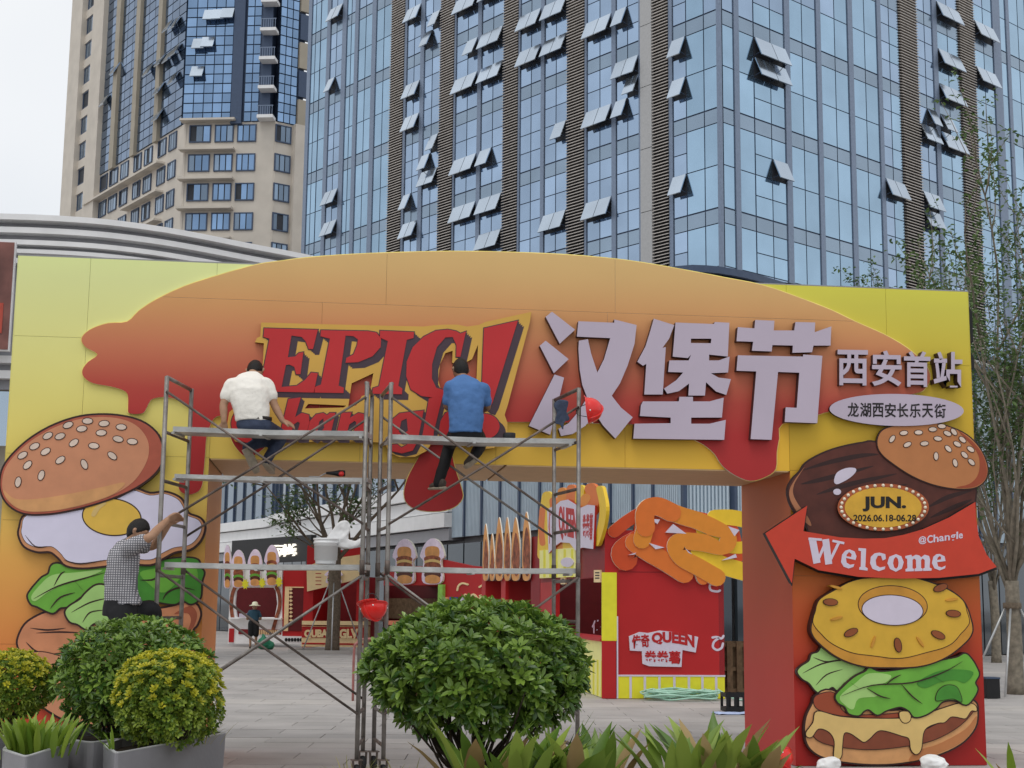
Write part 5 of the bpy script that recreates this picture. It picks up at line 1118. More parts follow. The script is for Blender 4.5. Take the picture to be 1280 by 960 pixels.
for pts, w, mt, o in [([(90,205),(140,165),(200,130),(260,110)], 42, 'fry_deep', .05), ([(135,315),(125,290),(160,262),(230,240),(380,265),(500,240),(560,300)], 80, 'fry_deep', .055), ([(490,150),(560,150),(660,170)], 52, 'fry_yellow', .06), ([(430,290),(520,340),(660,380)], 60, 'fry_yellow', .065), ([(440,200),(520,260),(600,270),(650,250)], 40, 'fry_yellow', .06),
                      ([(170,250),(230,290),(300,330),(370,375)], 62, 'fry_orange', .09), ([(200,240),(215,180),(215,120),(260,105),(350,140),(430,165),(520,210),(545,240),(520,265),(440,250),(360,245),(335,265),(360,310),(430,350),(500,390)], 58, 'fry_amber', .115), ([(215,190),(215,125),(260,105),(320,130)], 62, 'fry_orange', .13), ([(435,370),(445,395)], 40, 'fry_orange', .1)]:
    frypiece(QF, Qz, pts, w*1.2, mt, 0.0, o, qs)
b = MB(); add(b, QF, [smooth_loop(Qz([(190,130),(330,112),(520,150),(588,200),(588,345),(420,345),(300,320),(180,255)]), 4)], 0, .045); b.build('fries_backing', 'fry_deep', qs)
for l in ([(233,155),(272,158),(262,176)], [(295,210),(325,176),(378,215)], [(228,252),(290,270),(255,277)], [(375,275),(402,298),(385,290)], [(520,322),(575,296),(580,310)], [(145,300),(178,290),(170,298)], [(545,185),(590,200),(570,225)]):
    b = MB(); add(b, QF, [Qz(l)], 0, .118); b.build('white_gap', 'paper_white', qs)
def plaque(pl, zm, loop, lines, parent, o0=.0, mt='paper_white', ink='stall_red'):
    b = MB(); add(b, pl, [zm(loop)], o0, o0+.03, smi=1); b.build('plaque', [mt, 'board_edge'], parent)
    for t, q, bold, bow in lines: b = MB(); text(b, pl, t, zm(q), o0+.03, o0+.036, bold=bold, bow=bow); b.build('lettering', ink, parent)
plaque(QF, Qz, [(148,625),(190,608),(225,612),(270,602),(350,610),(425,628),(415,690),(362,680),(358,748),(230,745),(202,735),(200,685),(152,682)],
       [('传奇', [(158,620),(228,616),(232,668),(162,676)], .03, 0), ('QUEEN', [(238,613),(410,620),(410,680),(240,660)], .05, 3), ('卷卷薯', [(208,682),(354,684),(354,736),(212,732)], .03, 0)], qs)
for pts in ([(512,418),(490,412),(472,420),(475,440),(500,446),(512,442)], [(482,630),(500,628),(518,634),(526,624)], [(505,634),(488,648),(484,668),(500,680),(518,672),(524,654)]):
    b = MB(); add(b, QF, [ribbon(smooth_line(Qz(pts), 4), 9/3.2)], 0, .008); b.build('swirl', 'paper_white', qs)
# left side of the same stall: counter front, opening, sign with fries
def lu(x, y, off=0): return QL.uv(*Lz([(x, y)])[0], off)
uN = 0.0; uF = -QD
zc = QL.uv(742, 800)[1]; zo = QL.uv(742, 722)[1]
slab_obj('fascia', 'stall_red_dark', QL, uF, uN-.01, zo, QZ, -.1, 0, qs); slab_obj('counter_front', 'stall_cream', QL, uF+2.2, -.02, 0.01, zc, -.1, .02, qs); slab_obj('counter_top', 'stall_red', QL, uF+2.2, -.02, zc, zc+.05, -.5, .08, qs)
for k in range(14): slab_obj('stripe', 'stall_yellow', QL, -.25-k*.42, -.1-k*.42, .02, zc-.35, .02, .026, qs)
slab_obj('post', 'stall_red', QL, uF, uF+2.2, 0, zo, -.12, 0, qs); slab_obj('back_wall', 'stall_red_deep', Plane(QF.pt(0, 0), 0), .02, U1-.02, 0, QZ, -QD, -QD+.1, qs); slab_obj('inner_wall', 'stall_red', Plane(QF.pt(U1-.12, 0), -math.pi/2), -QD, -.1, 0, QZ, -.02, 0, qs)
b = MB(); text(b, QF, '传', [(740, 776), (752, 774), (752, 792), (740, 792)], -2.0, -1.98, bold=.02); b.build('lettering', 'paper_white', qs)
qsign = thing('fries_sign', QL.pt(lu(660, 300)[0], QZ, .2), 'cut-out sign of fries box with white QUEEN ribbon on the stall corner', 'sign')
for pts, w, mt in [([(500,110),(480,260),(470,500)], 70, 'fry_yellow'), ([(600,80),(590,300),(600,480)], 60, 'fry_amber'), ([(660,60),(650,250)], 60, 'fry_orange'), ([(720,60),(700,240)], 55, 'fry_yellow'), ([(790,60),(810,120),(790,200)], 80, 'fry_orange'), ([(850,60),(872,180),(860,300),(825,420)], 44, 'fry_yellow'), ([(760,300),(730,180),(760,120)], 60, 'fry_amber'), ([(470,200),(462,330),(470,420)], 40, 'fry_orange'), ([(540,140),(560,300),(545,450)], 50, 'fry_orange'), ([(640,330),(640,470)], 70, 'fry_yellow')]:
    b = MB(); add(b, QL, [ribbon(smooth_line(Lz(pts), 5), w/5.333)], .02, .08+.004*R_.random()); b.build('fry', mt, qsign)
b = MB(); add(b, QL, [Lz([(450,470),(690,450),(690,645),(450,655)])], .02, .10); b.build('fries_box', 'stall_cream', qsign)
for x in (475, 515, 555, 610, 660): b = MB(); add(b, QL, [Lz([(x,462),(x+14,462),(x+14,648),(x,648)])], .10, .105); b.build('stripe', 'stall_yellow', qsign)
b = MB(); add(b, QL, [Lz([(500,195),(560,165),(590,140),(640,130),(695,165),(725,185),(770,165),(820,170),(808,460),(735,450),(690,470),(650,420),(590,415),(555,440),(510,490)])], .10, .14, smi=1); b.build('ribbon', ['paper_white', 'stall_red'], qsign)
b = MB(); text(b, QL, '传奇', Lz([(508,220),(560,190),(555,390),(512,430)]), .14, .146, bold=.02); b.build('lettering', 'stall_red', qsign); b = MB(); text(b, QL, 'QUEEN', Lz([(575,170),(700,195),(695,430),(580,395)]), .14, .146, bold=.04); b.build('lettering', 'stall_red', qsign); b = MB(); text(b, QL, '卷卷薯', Lz([(735,230),(805,220),(800,400),(738,400)]), .14, .146, bold=.02); b.build('lettering', 'stall_red', qsign)
b = MB(); add(b, QL, [Lz(ell(633, 548, 42, 32))], .10, .12); b.build('price_tag', 'paper_white', qsign)
for x0, x1, y0, y1 in ((812,856,600,682), (590,622,645,695)):
    b = MB(); add(b, QL, [Lz(rect(x0, y0, x1, y1))], .0, .03); o = b.build('menu_tag', 'stall_beige', qs); [(lambda bb_: (add(bb_, QL, [Lz(rect(x0+8, y0+14+18*k_, x1-8, y0+22+18*k_))], .03, .034), bb_.build('menu_line', 'ink', qs)))(MB()) for k_ in range(3)]

def two(px1, Y1, px2, Y2):
    p, q = at_depth(px1, 757, Y1), at_depth(px2, 757, Y2); return Plane(p, math.atan2(q.y-p.y, q.x-p.x))
def boxrect(pl, zm, r, o0, o1, name, mt, parent):
    (u0, z1_), (u1, z0_) = pl.uv(*zm([(r[0], r[1])])[0], o1), pl.uv(*zm([(r[2], r[3])])[0], o1); return slab_obj(name, mt, pl, u0, u1, max(z0_, .005), z1_, o0, o1, parent)
# ---- stall with bread-roll cut-outs
P2 = two(600, 41.0, 676, 36.0); s2 = thing('food_stall', P2.at(640, 757)+Vector((.6, 1.5, -1.6)), 'dark red stall with a row of tall filled-roll cut-outs', 'stall', 'food stalls behind the arch')
def ground_of(o, pl): pass
boxrect(P2, Lz, (70, 620, 440, 1500), -2.6, -2.4, 'back_wall', 'stall_red_deep', s2); boxrect(P2, Lz, (395, 380, 448, 1500), -2.4, 0, 'side_wall', 'stall_red_dark', s2); boxrect(P2, Lz, (195, 650, 215, 1500), -.1, 0, 'post', 'stall_red', s2); boxrect(P2, Lz, (66, 620, 80, 1500), -2.4, 0, 'post', 'stall_red', s2); boxrect(P2, Lz, (70, 600, 440, 660), -2.4, -.05, 'roof', 'stall_red_deep', s2); boxrect(P2, Lz, (66, 1000, 440, 1500), -.3, -.05, 'counter', 'stall_red', s2)
for x0, x1, yt in ((70,110,305), (115,150,370), (155,205,262), (212,255,262), (262,318,262), (335,388,225)):
    xm = (x0+x1)/2; cut_ = thing('roll_cutout', P2.at(xm/5.333+590, 640, .1), 'tall filled-roll cut-out on dark red stall, %s' % {70: 'leftmost', 115: 'second from left, shortest', 155: 'third from left', 212: 'fourth from left', 262: 'second from right', 335: 'rightmost, tallest'}[x0], 'cut-out', 'roll cut-outs on the dark red stall')
    lp = [(xm, yt-14), (xm+(x1-xm)*.62, yt+70), (x1, yt+170), (x1-2, 560), (x1-4, 650), (xm, 672), (x0+4, 655), (x0, 560), (x0+2, yt+170), (xm-(x1-xm)*.62, yt+70)]
    b = MB(); add(b, P2, [smooth_loop(Lz(lp), 4)], .05, .08, smi=1); b.build('roll', ['bread', 'board_edge'], cut_)
    b = MB(); add(b, P2, [smooth_loop(Lz([(xm, yt+90), (x1-5, yt+200), (x1-6, 600), (xm, 640), (x0+6, 560), (x0+8, yt+220)]), 4)], .08, .09); b.build('filling', 'filling', cut_)
# ---- burger cut-out stall in the middle
Mz = Z(480, 640, 6.4); P3 = two(470, 51.0, 604, 46.0); s3 = thing('food_stall', P3.at(540, 757)+Vector((0, 1.2, -1.6)), 'bright red stall with green counter and two burger cut-outs', 'stall', 'food stalls behind the arch')
b = MB(); add(b, P3, [Mz([(450,375),(700,430),(800,440),(800,1050),(440,1050),(440,580)])], -.1, 0); b.build('side_wall', 'stall_red', s3)
boxrect(P3, Mz, (0, 440, 440, 585), -2.0, 0, 'fascia', 'stall_red', s3); boxrect(P3, Mz, (0, 560, 450, 1060), -2.2, -2.0, 'back_wall', 'stall_red_deep', s3); boxrect(P3, Mz, (0, 690, 440, 860), -1.9, -1.7, 'back_counter', 'wood_old', s3); boxrect(P3, Mz, (0, 868, 440, 915), -.5, .1, 'counter', 'salmon', s3); boxrect(P3, Mz, (0, 918, 440, 955), -.5, .08, 'counter_band', 'counter_green', s3); boxrect(P3, Mz, (0, 957, 440, 1100), -.5, .05, 'counter_front', 'stall_red_dark', s3); boxrect(P3, Mz, (432, 580, 460, 1060), 0, .12, 'post', 'pole_green', s3); boxrect(P3, Mz, (455, 722, 830, 742), 0, .5, 'shelf', 'counter_green', s3); boxrect(P3, Mz, (455, 745, 830, 1100), 0, .4, 'shelf_front', 'stall_red_dark', s3)
for x0, x1, mt in ((482,508,'salmon'), (524,552,'blue_box'), (604,625,'lilac'), (640,660,'blue_box')): boxrect(P3, Mz, (x0, 680, x1, 722), .1, .3, 'jar', mt, s3)
for l in ([(585,625),(595,590),(625,570),(668,580)], [(640,672),(648,660),(660,672),(648,688),(640,676)], [(680,690),(712,658),(745,690)], [(762,600),(785,585)], [(765,670),(785,668),(765,690)]): b = MB(); add(b, P3, [ribbon(smooth_line(Mz(l), 4), 14/6.4)], 0, .03); b.build('decor', 'stall_beige', s3)
def burger_cut(pl, zm, x0, x1, y0, y1, label, group, star=False, o0=.02):
    xm, w_, h = (x0+x1)/2, x1-x0, y1-y0; t = thing('burger_cutout', pl.at(*zm([(xm, y1)])[0], .1), label, 'cut-out', group)
    b = MB(); add(b, pl, [smooth_loop(zm([(xm-w_*.30, y0+h*.12), (xm, y0), (xm+w_*.32, y0+h*.10), (x1, y0+h*.38), (xm+w_*.36, y0+h*.5), (xm+w_*.42, y1-h*.08), (xm, y1), (xm-w_*.42, y1-h*.08), (xm-w_*.36, y0+h*.5), (x0, y0+h*.38)]), 4)], o0, o0+.08, smi=1); b.build('board', ['lilac', 'board_edge'], t)
    ys = [(.20, .42, 'bread', .30), (.40, .50, 'filling', .34), (.48, .56, 'cheese', .33), (.54, .70, 'filling', .34), (.68, .76, 'lettuce', .36), (.74, .84, 'patty', .33), (.82, .96, 'bread', .30)]
    for i, (a, c, mt, f) in enumerate(ys):
        lp = [(xm-w_*f, y0+h*(a+c)/2), (xm-w_*f*.8, y0+h*a), (xm, y0+h*(a-.03)), (xm+w_*f*.8, y0+h*a), (xm+w_*f, y0+h*(a+c)/2), (xm+w_*f*.8, y0+h*c), (xm, y0+h*(c+.02)), (xm-w_*f*.8, y0+h*c)]
        b = MB(); add(b, pl, [smooth_loop(zm(lp), 3)], o0+.08, o0+.085+.005*i); b.build({'bread': 'bun', 'lettuce': 'lettuce_leaf'}.get(mt, mt), mt, t)
    if star:
        c = (x1-w_*.02, y1-h*.1); b = MB(); add(b, pl, [zm([(c[0]+(30 if k % 2 else 18)*math.cos(k*math.pi/8), c[1]+(44 if k % 2 else 28)*math.sin(k*math.pi/8)) for k in range(16)])], o0+.09, o0+.14); b.build('price_star', 'stall_yellow', t)
    return t
burger_cut(P3, Mz, 68, 255, 215, 580, 'left burger cut-out with lilac halo over bright red stall', 'burger cut-outs'); burger_cut(P3, Mz, 288, 482, 210, 580, 'right burger cut-out with lilac halo over bright red stall', 'burger cut-outs')
# ---- beige and red stall QUBA GLV
Nz = Z(370, 650, 5.65); P4 = two(372, 53.5, 486, 52.5); s4 = thing('food_stall', P4.at(425, 757)+Vector((0, 1.2, -1.6)), 'beige and red stall with QUBA GLV lettering on its counter', 'stall', 'food stalls behind the arch')
b = MB(); add(b, P4, [Nz([(75,330),(180,285),(330,262),(450,245),(455,415),(78,505)])], .0, .12, smi=1); b.build('sign_board', ['stall_beige', 'stall_red'], s4)
b = MB(); add(b, P4, [Nz([(80,180),(160,170),(330,215),(460,190),(460,245),(330,262),(75,330)])], -.2, .05); b.build('canopy', 'stall_red', s4)
boxrect(P4, Nz, (60, 330, 110, 900), -1.8, -.02, 'post', 'stall_red', s4); boxrect(P4, Nz, (100, 400, 470, 900), -2.0, -1.8, 'back_wall', 'stall_red_dark', s4); boxrect(P4, Nz, (100, 470, 155, 710), -1.79, -1.7, 'inner_panel', 'stall_beige', s4); boxrect(P4, Nz, (430, 400, 480, 900), -1.8, -.02, 'post', 'stall_red', s4)
boxrect(P4, Nz, (42, 712, 490, 745), -.6, .12, 'counter_top', 'stall_beige', s4); boxrect(P4, Nz, (42, 747, 490, 900), -.6, .0, 'counter_front', 'stall_beige', s4); boxrect(P4, Nz, (42, 752, 490, 836), .0, .02, 'counter_band', 'stall_red', s4); boxrect(P4, Nz, (42, 866, 490, 884), .0, .02, 'counter_band', 'stall_red', s4)
b = MB(); text(b, P4, 'QUBA', Nz([(58,775),(225,770),(225,838),(58,838)]), .02, .05, bold=.06); b.build('lettering', 'stall_beige', s4); b = MB(); text(b, P4, 'GLV', Nz([(305,770),(440,765),(440,838),(305,838)]), .02, .05, bold=.06); b.build('lettering', 'stall_beige', s4)
for i in range(4): boxrect(P4, Nz, (138, 375+i*26, 178, 381+i*26), .12, .125, 'menu_line', 'stall_red', s4)
burger_cut(P4, Nz, 200, 330, 350, 450, 'small burger picture on the beige stall sign behind the tree trunk', 'burger cut-outs', o0=.13)
# ---- white burger stall with barrel window
Pz = Z(270, 670, 6.4); P5 = two(260, 57.0, 385, 56.0); s5 = thing('food_stall', P5.at(325, 757)+Vector((0, 1.2, -1.6)), 'white stall with barrel-shaped window and burger cut-outs, far left of opening', 'stall', 'food stalls behind the arch')
outer = Pz([(95,860),(110,400),(118,262),(530,262),(530,860)]); hole = Pz([(165,650),(150,540),(160,440),(180,412),(460,412),(478,440),(490,540),(470,650)])
b = MB(); add(b, P5, [outer, hole], -.15, 0); b.build('front_wall', 'plastic_white', s5); boxrect(P5, Pz, (120, 380, 520, 850), -2.0, -1.8, 'back_wall', 'stall_red_deep', s5); boxrect(P5, Pz, (100, 652, 520, 668), -.6, .25, 'counter', 'plastic_white', s5)
for l in ([(150,412),(128,470),(120,560),(130,650)], [(482,412),(505,470),(508,560),(480,660),(455,750)]): b = MB(); add(b, P5, [ribbon(smooth_line(Pz(l), 4), 26/6.4)], 0, .05); b.build('sausage_trim', 'filling', s5)
boxrect(P5, Pz, (180, 745, 520, 790), 0, .03, 'base_band', 'stall_red_dark', s5)
for i in range(12): boxrect(P5, Pz, (345+i*14, 752, 352+i*14, 788), .03, .05, 'stripe', 'stall_beige', s5)
boxrect(P5, Pz, (185, 620, 262, 652), .26, .3, 'menu_stand', 'paper_white', s5); boxrect(P5, Pz, (105, 740, 140, 850), 0, .04, 'poster', 'stall_red', s5)
for x0, x1, y0, y1, st, lb in ((58,122,70,420,False,'cut off by the left pillar'), (120,235,110,415,True,'left of three over white stall'), (252,370,105,405,True,'middle of three over white stall'), (385,505,70,400,True,'right of three over white stall')): burger_cut(P5, Pz, x0, x1, y0, y1, 'tall burger cut-out, %s' % lb, 'burger cut-outs', st)
s6 = thing('food_stall', P5.at(368, 757)+Vector((0, 1.2, -1.6)), 'red wall bay with white diamond trim between white and beige stalls', 'stall', 'food stalls behind the arch')
boxrect(P5, Pz, (540, 268, 745, 850), -.3, -.01, 'wall', 'stall_red', s6); boxrect(P5, Pz, (552, 405, 705, 415), -.01, .04, 'trim', 'stall_beige', s6); boxrect(P5, Pz, (552, 415, 575, 760), -.01, .04, 'trim', 'stall_beige', s6); boxrect(P5, Pz, (578, 418, 700, 760), -.01, .015, 'panel', 'stall_red_deep', s6); boxrect(P5, Pz, (480, 800, 690, 860), -.01, .1, 'base_band', 'plastic_white', s6)
for i in range(10):
    b = MB(); y = 425+i*31; add(b, P5, [Pz([(598,y-12),(614,y),(598,y+12),(582,y)])], .015, .05); b.build('diamond', 'stall_beige', s6)
for i in range(6): b = MB(); add(b, P5, [Pz(ell(560+i*24, 830, 11, 15, 0, 10))], .1, .13); b.build('ring', 'trousers_black', s6)
# ---- lit shop name on the mall
m, nt_, bs = newmat('sign_lit'); bs.inputs['Emission Color'].default_value = (1, .93, .8, 1); bs.inputs['Emission Strength'].default_value = .9; bs.inputs['Base Color'].default_value = (.8, .78, .7, 1); MATS['sign_lit'] = m
SP = two(300, 76.0, 385, 69.0); so = thing('shop_sign', SP.at(340, 690), 'lit white shop name in Chinese characters over the far stalls', 'sign')
boxrect(SP, Z(0, 0, 1), (290, 676, 388, 701), -.3, -.02, 'backing', 'black', so)
b = MB(); text(b, SP, '运动城', [(338, 680.5), (369, 679.5), (369, 695), (338, 697)], 0, .1, bold=.02); b.build('lettering', 'sign_lit', so)

# ================================================================== odds and ends on the plaza
hc = at_height(857, 877, 0); b = MB(); pts = []
for k in range(260):
    t = k/260*2*math.pi*9; r = .50+.12*math.sin(k*.37)+.05*math.sin(k*1.3); pts.append((hc.x+r*1.15*math.cos(t)+.05*math.sin(k*.11), hc.y+.35+r*.55*math.sin(t), .03+.16*(k/260)+.02*math.sin(k*.9)))
pts += [(hc.x+.8, hc.y+.3, .12), (hc.x+1.0, hc.y+.2, .02), (hc.x+1.4, hc.y+.5, .02)]
b.tube(smooth_line(pts, 2), .016, 6); tag(b.build('hose', 'hose_green', None, True), 'pale green hose coiled on the ground before the QUEEN stall', 'hose')
cr = at_height(921, 889, 0); ct = thing('crate', (cr.x, cr.y, 0), 'black plastic crate on the plaza beside the right pillar', 'crate')
for (dx, dy) in ((0, -.17), (0, .17)):
    for z in (.04, .26): block('rail', 'black', (cr.x+dx, cr.y+dy, z), (.44, .025, .06), 0, ct)
for (dx, dy) in ((-.21, 0), (.21, 0)):
    for z in (.04, .26): block('rail', 'black', (cr.x+dx, cr.y+dy, z), (.025, .31, .06), 0, ct)
for dx in (-.2, -.07, .07, .2):
    for dy in (-.17, .17): block('slat', 'black', (cr.x+dx, cr.y+dy*1.002, .15), (.04, .028, .29), 0, ct)
block('base', 'black', (cr.x, cr.y, .015), (.4, .3, .02), 0, ct)
mat('cloth_blue', alb(150, 162, 190), .7, var=.2); q = at_height(918, 893, 0); b = MB(); b.v = []; n = 10
for i in range(n):
    for j in range(n): b.v.append((q.x-.3+.6*i/(n-1)+.03*noise.noise(Vector((i, j, 0))), q.y-.15+.45*j/(n-1), .012+.03*abs(noise.noise(Vector((i*.6, j*.7, 3))))))
for i in range(n-1):
    for j in range(n-1): b.f.append((i*n+j, (i+1)*n+j, (i+1)*n+j+1, i*n+j+1)); b.lv.append(0); b.mi.append(0)
o = b.build('plastic_sheet', 'cloth_blue', None, True); tag(o, 'pale blue plastic sheet crumpled beside the black crate', 'sheet'); so_ = o.modifiers.new('thick', 'SOLIDIFY'); so_.thickness = .004
pa = at_height(915, 871, 0)
for k in range(3):
    t = thing('pallet', (pa.x+.05+k*.12, pa.y+.3+k*.12, 0), 'wooden pallet leaning against QUEEN stall, %s' % ('outermost', 'middle one', 'innermost')[k], 'pallet', 'pallets leaning by the stall')
    for j in range(5): block('board', 'wood_old', (pa.x-.33+j*.19+k*.12, pa.y+.3+k*.12, .52), (.11, .02, 1.0), 0, t)
    for z in (.1, .5, .95): block('rail', 'wood_old', (pa.x+.05+k*.12, pa.y+.35+k*.12, z), (.9, .07, .07), 0, t)
# kerb ring and stakes are built with the trees
for px, py, rr, lb in ((1036, 962, .10, 'crumpled white plastic bag at foot of the right pillar, left one'), (1168, 961, .13, 'crumpled white plastic bag at foot of the right pillar, right one')):
    q = at_height(px, py+2, 0); b = MB(); ball(b, (q.x, q.y, .05), rr); o = blob(b, 'plastic_bag', 'bag_white', None, .012, .12); o.scale = (1.2, .8, .75); o.location = (q.x-q.x*1.2, q.y-q.y*.8, .06-.05*.75); tag(o, lb, 'bag', 'white plastic bags at the pillar')
q = at_depth(265, 955, 8.0); b = MB(); b.lathe((q.x, 8.0, 0), [(.10, .0), (.10, .62), (.125, .63), (.125, .68), (.115, .72), (.08, .745), (.04, .756), (0, .758)], 28)
tag(b.build('bollard', 'plastic_white', None, True), 'white round-topped bollard in front of the long planter', 'bollard')

rl = thing('railing', at_height(441, 876, 0), 'reddish steel hoop railing on the plaza behind the scaffolds', 'railing'); g0 = at_height(441, 876, 0); g1 = g0+Vector((1.1, .1, 0)); mat('rail_red', alb(140, 92, 88), .5, metal=.3, var=.2)
b = MB(); b.tube(smooth_line([tuple(g0), tuple(g0+Vector((0, 0, .85))), tuple(g0+Vector((.05, 0, .98))), tuple(g0+Vector((.18, .02, 1.05))), tuple(g1+Vector((-.18, 0, 1.05))), tuple(g1+Vector((-.05, 0, .98))), tuple(g1+Vector((0, 0, .85))), tuple(g1)], 4), .022, 8); b.build('hoop', 'rail_red', rl, True)
b = MB(); b.tube([g0+Vector((0, 0, .35)), g1+Vector((0, 0, .35))], .016, 8); b.build('crossbar', 'steel_pole', rl, True)

mat('bag_green', alb(40, 110, 84), .5, var=.2, scale=8); q = Vector((at_depth(331, 757, 53.2).x, 53.2, 0)); b = MB(); ball(b, (q.x, q.y, .22), .24); ball(b, (q.x+.22, q.y, .16), .17); b.tube([(q.x, q.y, .3), (q.x-.03, q.y, .55)], [.14, .05], 8)
tag(blob(b, 'sack', 'bag_green', None, .03, .10), 'green sack on ground beside the person in straw hat', 'sack')
# ================================================================== planting
mat('planter_grey', alb(104, 103, 106, .52), .55, var=.10, scale=3, bump=.12, bscale=30); mat('planter_rim', alb(140, 140, 140, .6), .55, var=.08, scale=5)
leafmat('leaf_green', (.035, .10, .016), (.27, .41, .065), .25, .24); leafmat('leaf_gold', (.34, .37, .025), (.74, .66, .05), .4, .35); leafmat('leaf_goldgreen', (.09, .18, .02), (.33, .42, .05), .4, .3)
leafmat('leaf_lily', (.16, .28, .03), (.34, .46, .06), .4, .3); leafmat('leaf_broad', (.11, .21, .03), (.34, .45, .08), .38, .25); leafmat('leaf_dry', (.34, .22, .09), (.52, .38, .18), .7, .3); leafmat('leaf_grass', (.30, .30, .07), (.55, .48, .16), .6, .3); leafmat('leaf_tree', (.05, .10, .03), (.15, .24, .07), .5, .3)
mat('twig', (.055, .04, .028), .9, var=.3, scale=30)
def leaf_pts(p, d, n, L, W, fold=.25, droop=.15):
    """two halves of a leaf folded along the midrib"""
    d = d.normalized(); s = d.cross(n)
    if s.length < 1e-4: s = d.orthogonal()
    s.normalize(); n = s.cross(d).normalized(); dn = Vector((0, 0, -1))*droop*L
    a, t = p, p+d*L+dn; m1, m2 = p+d*L*.42+n*-.02*L+dn*.2, p+d*L*.74+dn*.6
    l1, r1 = m1+s*W*.5+n*fold*W, m1-s*W*.5+n*fold*W; l2, r2 = m2+s*W*.42+n*fold*W*.8, m2-s*W*.42+n*fold*W*.8
    return a, m1, m2, t, l1, r1, l2, r2
def add_leaf(b, p, d, n, L, W, lv, fold=.25, droop=.15):
    a, m1, m2, t, l1, r1, l2, r2 = leaf_pts(p, d, n, L, W, fold, droop)
    k = len(b.v); b.v.extend(tuple(x) for x in (a, m1, m2, t, l1, r1, l2, r2))
    for f in ((0, 1, 4), (1, 2, 6, 4), (2, 3, 6), (0, 5, 1), (1, 5, 7, 2), (2, 7, 3)): b.f.append(tuple(k+i for i in f)); b.lv.append(lv); b.mi.append(0)
def whorl(b, p, n, L, W, k, rnd, lv0, tilt=55):
    n = n.normalized(); a = n.orthogonal().normalized(); c = n.cross(a); ph = rnd.random()*6.28
    for i in range(k):
        an = ph+2*math.pi*i/k+rnd.uniform(-.25, .25); ti = rad(tilt+rnd.uniform(-18, 18)); out_ = a*math.cos(an)+c*math.sin(an)
        d = n*math.cos(ti)+out_*math.sin(ti); l = L*rnd.uniform(.75, 1.12); add_leaf(b, p+out_*.006, d, n, l, W*rnd.uniform(.85, 1.1), min(.98, max(0.0, lv0+rnd.uniform(-.18, .18))), .22, .08)
    ti = rad(12)
    for i in range(2): an = rnd.random()*6.28; out_ = a*math.cos(an)+c*math.sin(an); add_leaf(b, p, n+out_*.25, out_, L*.55, W*.55, min(.98, lv0+.25), .3, 0)
def fib(n, rnd):
    for i in range(n):
        z = 1-2*(i+.5)/n; r = math.sqrt(1-z*z); a = i*2.39996+rnd.uniform(-.25, .25); yield Vector((r*math.cos(a), r*math.sin(a), z))
def round_shrub(t, c, R3, nw, L, W, k, lmat, seed, nobj=0, low=-.75, boxy=2.0, inner=.5, lv=(.25, .8), bumps=.08, stems=14, base=None, hole=0.0, tilt=55):
    rnd = random.Random(seed); c = Vector(c); st = MB(); prot = []
    if nobj:
        for q in range(6):
            wb = MB(); whorl(wb, Vector((0, 0, 0)), Vector((0, 0, 1)), L, W, k, random.Random(seed+q), .2+.1*q, tilt); me = bpy.data.meshes.new('leaf_cluster'); me.from_pydata(wb.v, [], wb.f); me.materials.append(M(lmat))
            at = me.attributes.new('lv', 'FLOAT', 'FACE'); at.data.foreach_set('value', wb.lv); prot.append(me)
    tips = []
    for d in fib(nw, rnd):
        if d.z < low: continue
        f = (abs(d.x)**boxy+abs(d.y)**boxy+abs(d.z)**boxy)**(-1/boxy)
        rr = f*(1+bumps*noise.noise(d*2.2+Vector((seed, 0, 0)))+.5*bumps*noise.noise(d*6))
        if hole and d.z < -.15 and noise.noise(d*2.6+Vector((3.1, seed, 0))) > .15: continue
        p = c+Vector((d.x*R3[0], d.y*R3[1], d.z*R3[2]))*rr*rnd.uniform(.93, 1.03)
        nr = (Vector((d.x/R3[0], d.y/R3[1], d.z/R3[2])).normalized()*.8+Vector((0, 0, .45))+Vector((rnd.uniform(-.3, .3), rnd.uniform(-.3, .3), rnd.uniform(-.2, .3)))).normalized(); tips.append((p, nr, d))
    for d in fib(int(nw*inner), rnd):
        if d.z < low+.15: continue
        p = c+Vector((d.x*R3[0], d.y*R3[1], d.z*R3[2]))*rnd.uniform(.66, .9); tips.append((p, (d+Vector((rnd.uniform(-.6, .6), rnd.uniform(-.6, .6), .3))).normalized(), d*0))
    order = sorted(range(len(tips)), key=lambda i: tips[i][2].y*1.0-(.3 if tips[i][2].length > 0 else -9)); n = 0
    for i in order:
        p, nr, d = tips[i]; l0 = lv[0]+(lv[1]-lv[0])*rnd.random()
        if n < nobj and d.y < .1 and d.length > 0:
            o = bpy.data.objects.new('leaf_cluster', rnd.choice(prot)); col.objects.link(o); o.location = p; o.rotation_mode = 'QUATERNION'; o.rotation_quaternion = Vector((0, 0, 1)).rotation_difference(nr); s_ = rnd.uniform(.85, 1.15); o.scale = (s_, s_, s_); adopt(o, t); n += 1
        else: whorl(st, p, nr, L, W, k, rnd, l0, tilt)
    st.build('foliage', lmat, t, kind='stuff')
    if base is not None:
        sb = MB(); base = Vector(base)
        for q in range(stems):
            p, nr, d = rnd.choice(tips); m_ = base.lerp(p, .45)+Vector((rnd.uniform(-.06, .06), rnd.uniform(-.06, .06), -.04)); b0 = base+Vector((rnd.uniform(-.05, .05), rnd.uniform(-.05, .05), 0)); sb.tube(smooth_line([tuple(b0), tuple(b0.lerp(m_, .5)+Vector((0, 0, .03))), tuple(m_), tuple(p-nr*.05)], 3), [.017, .015, .014, .013, .012, .011, .009, .008, .006, .005][:10], 6)
        sb.build('stems', 'twig', t, True, kind='stuff')
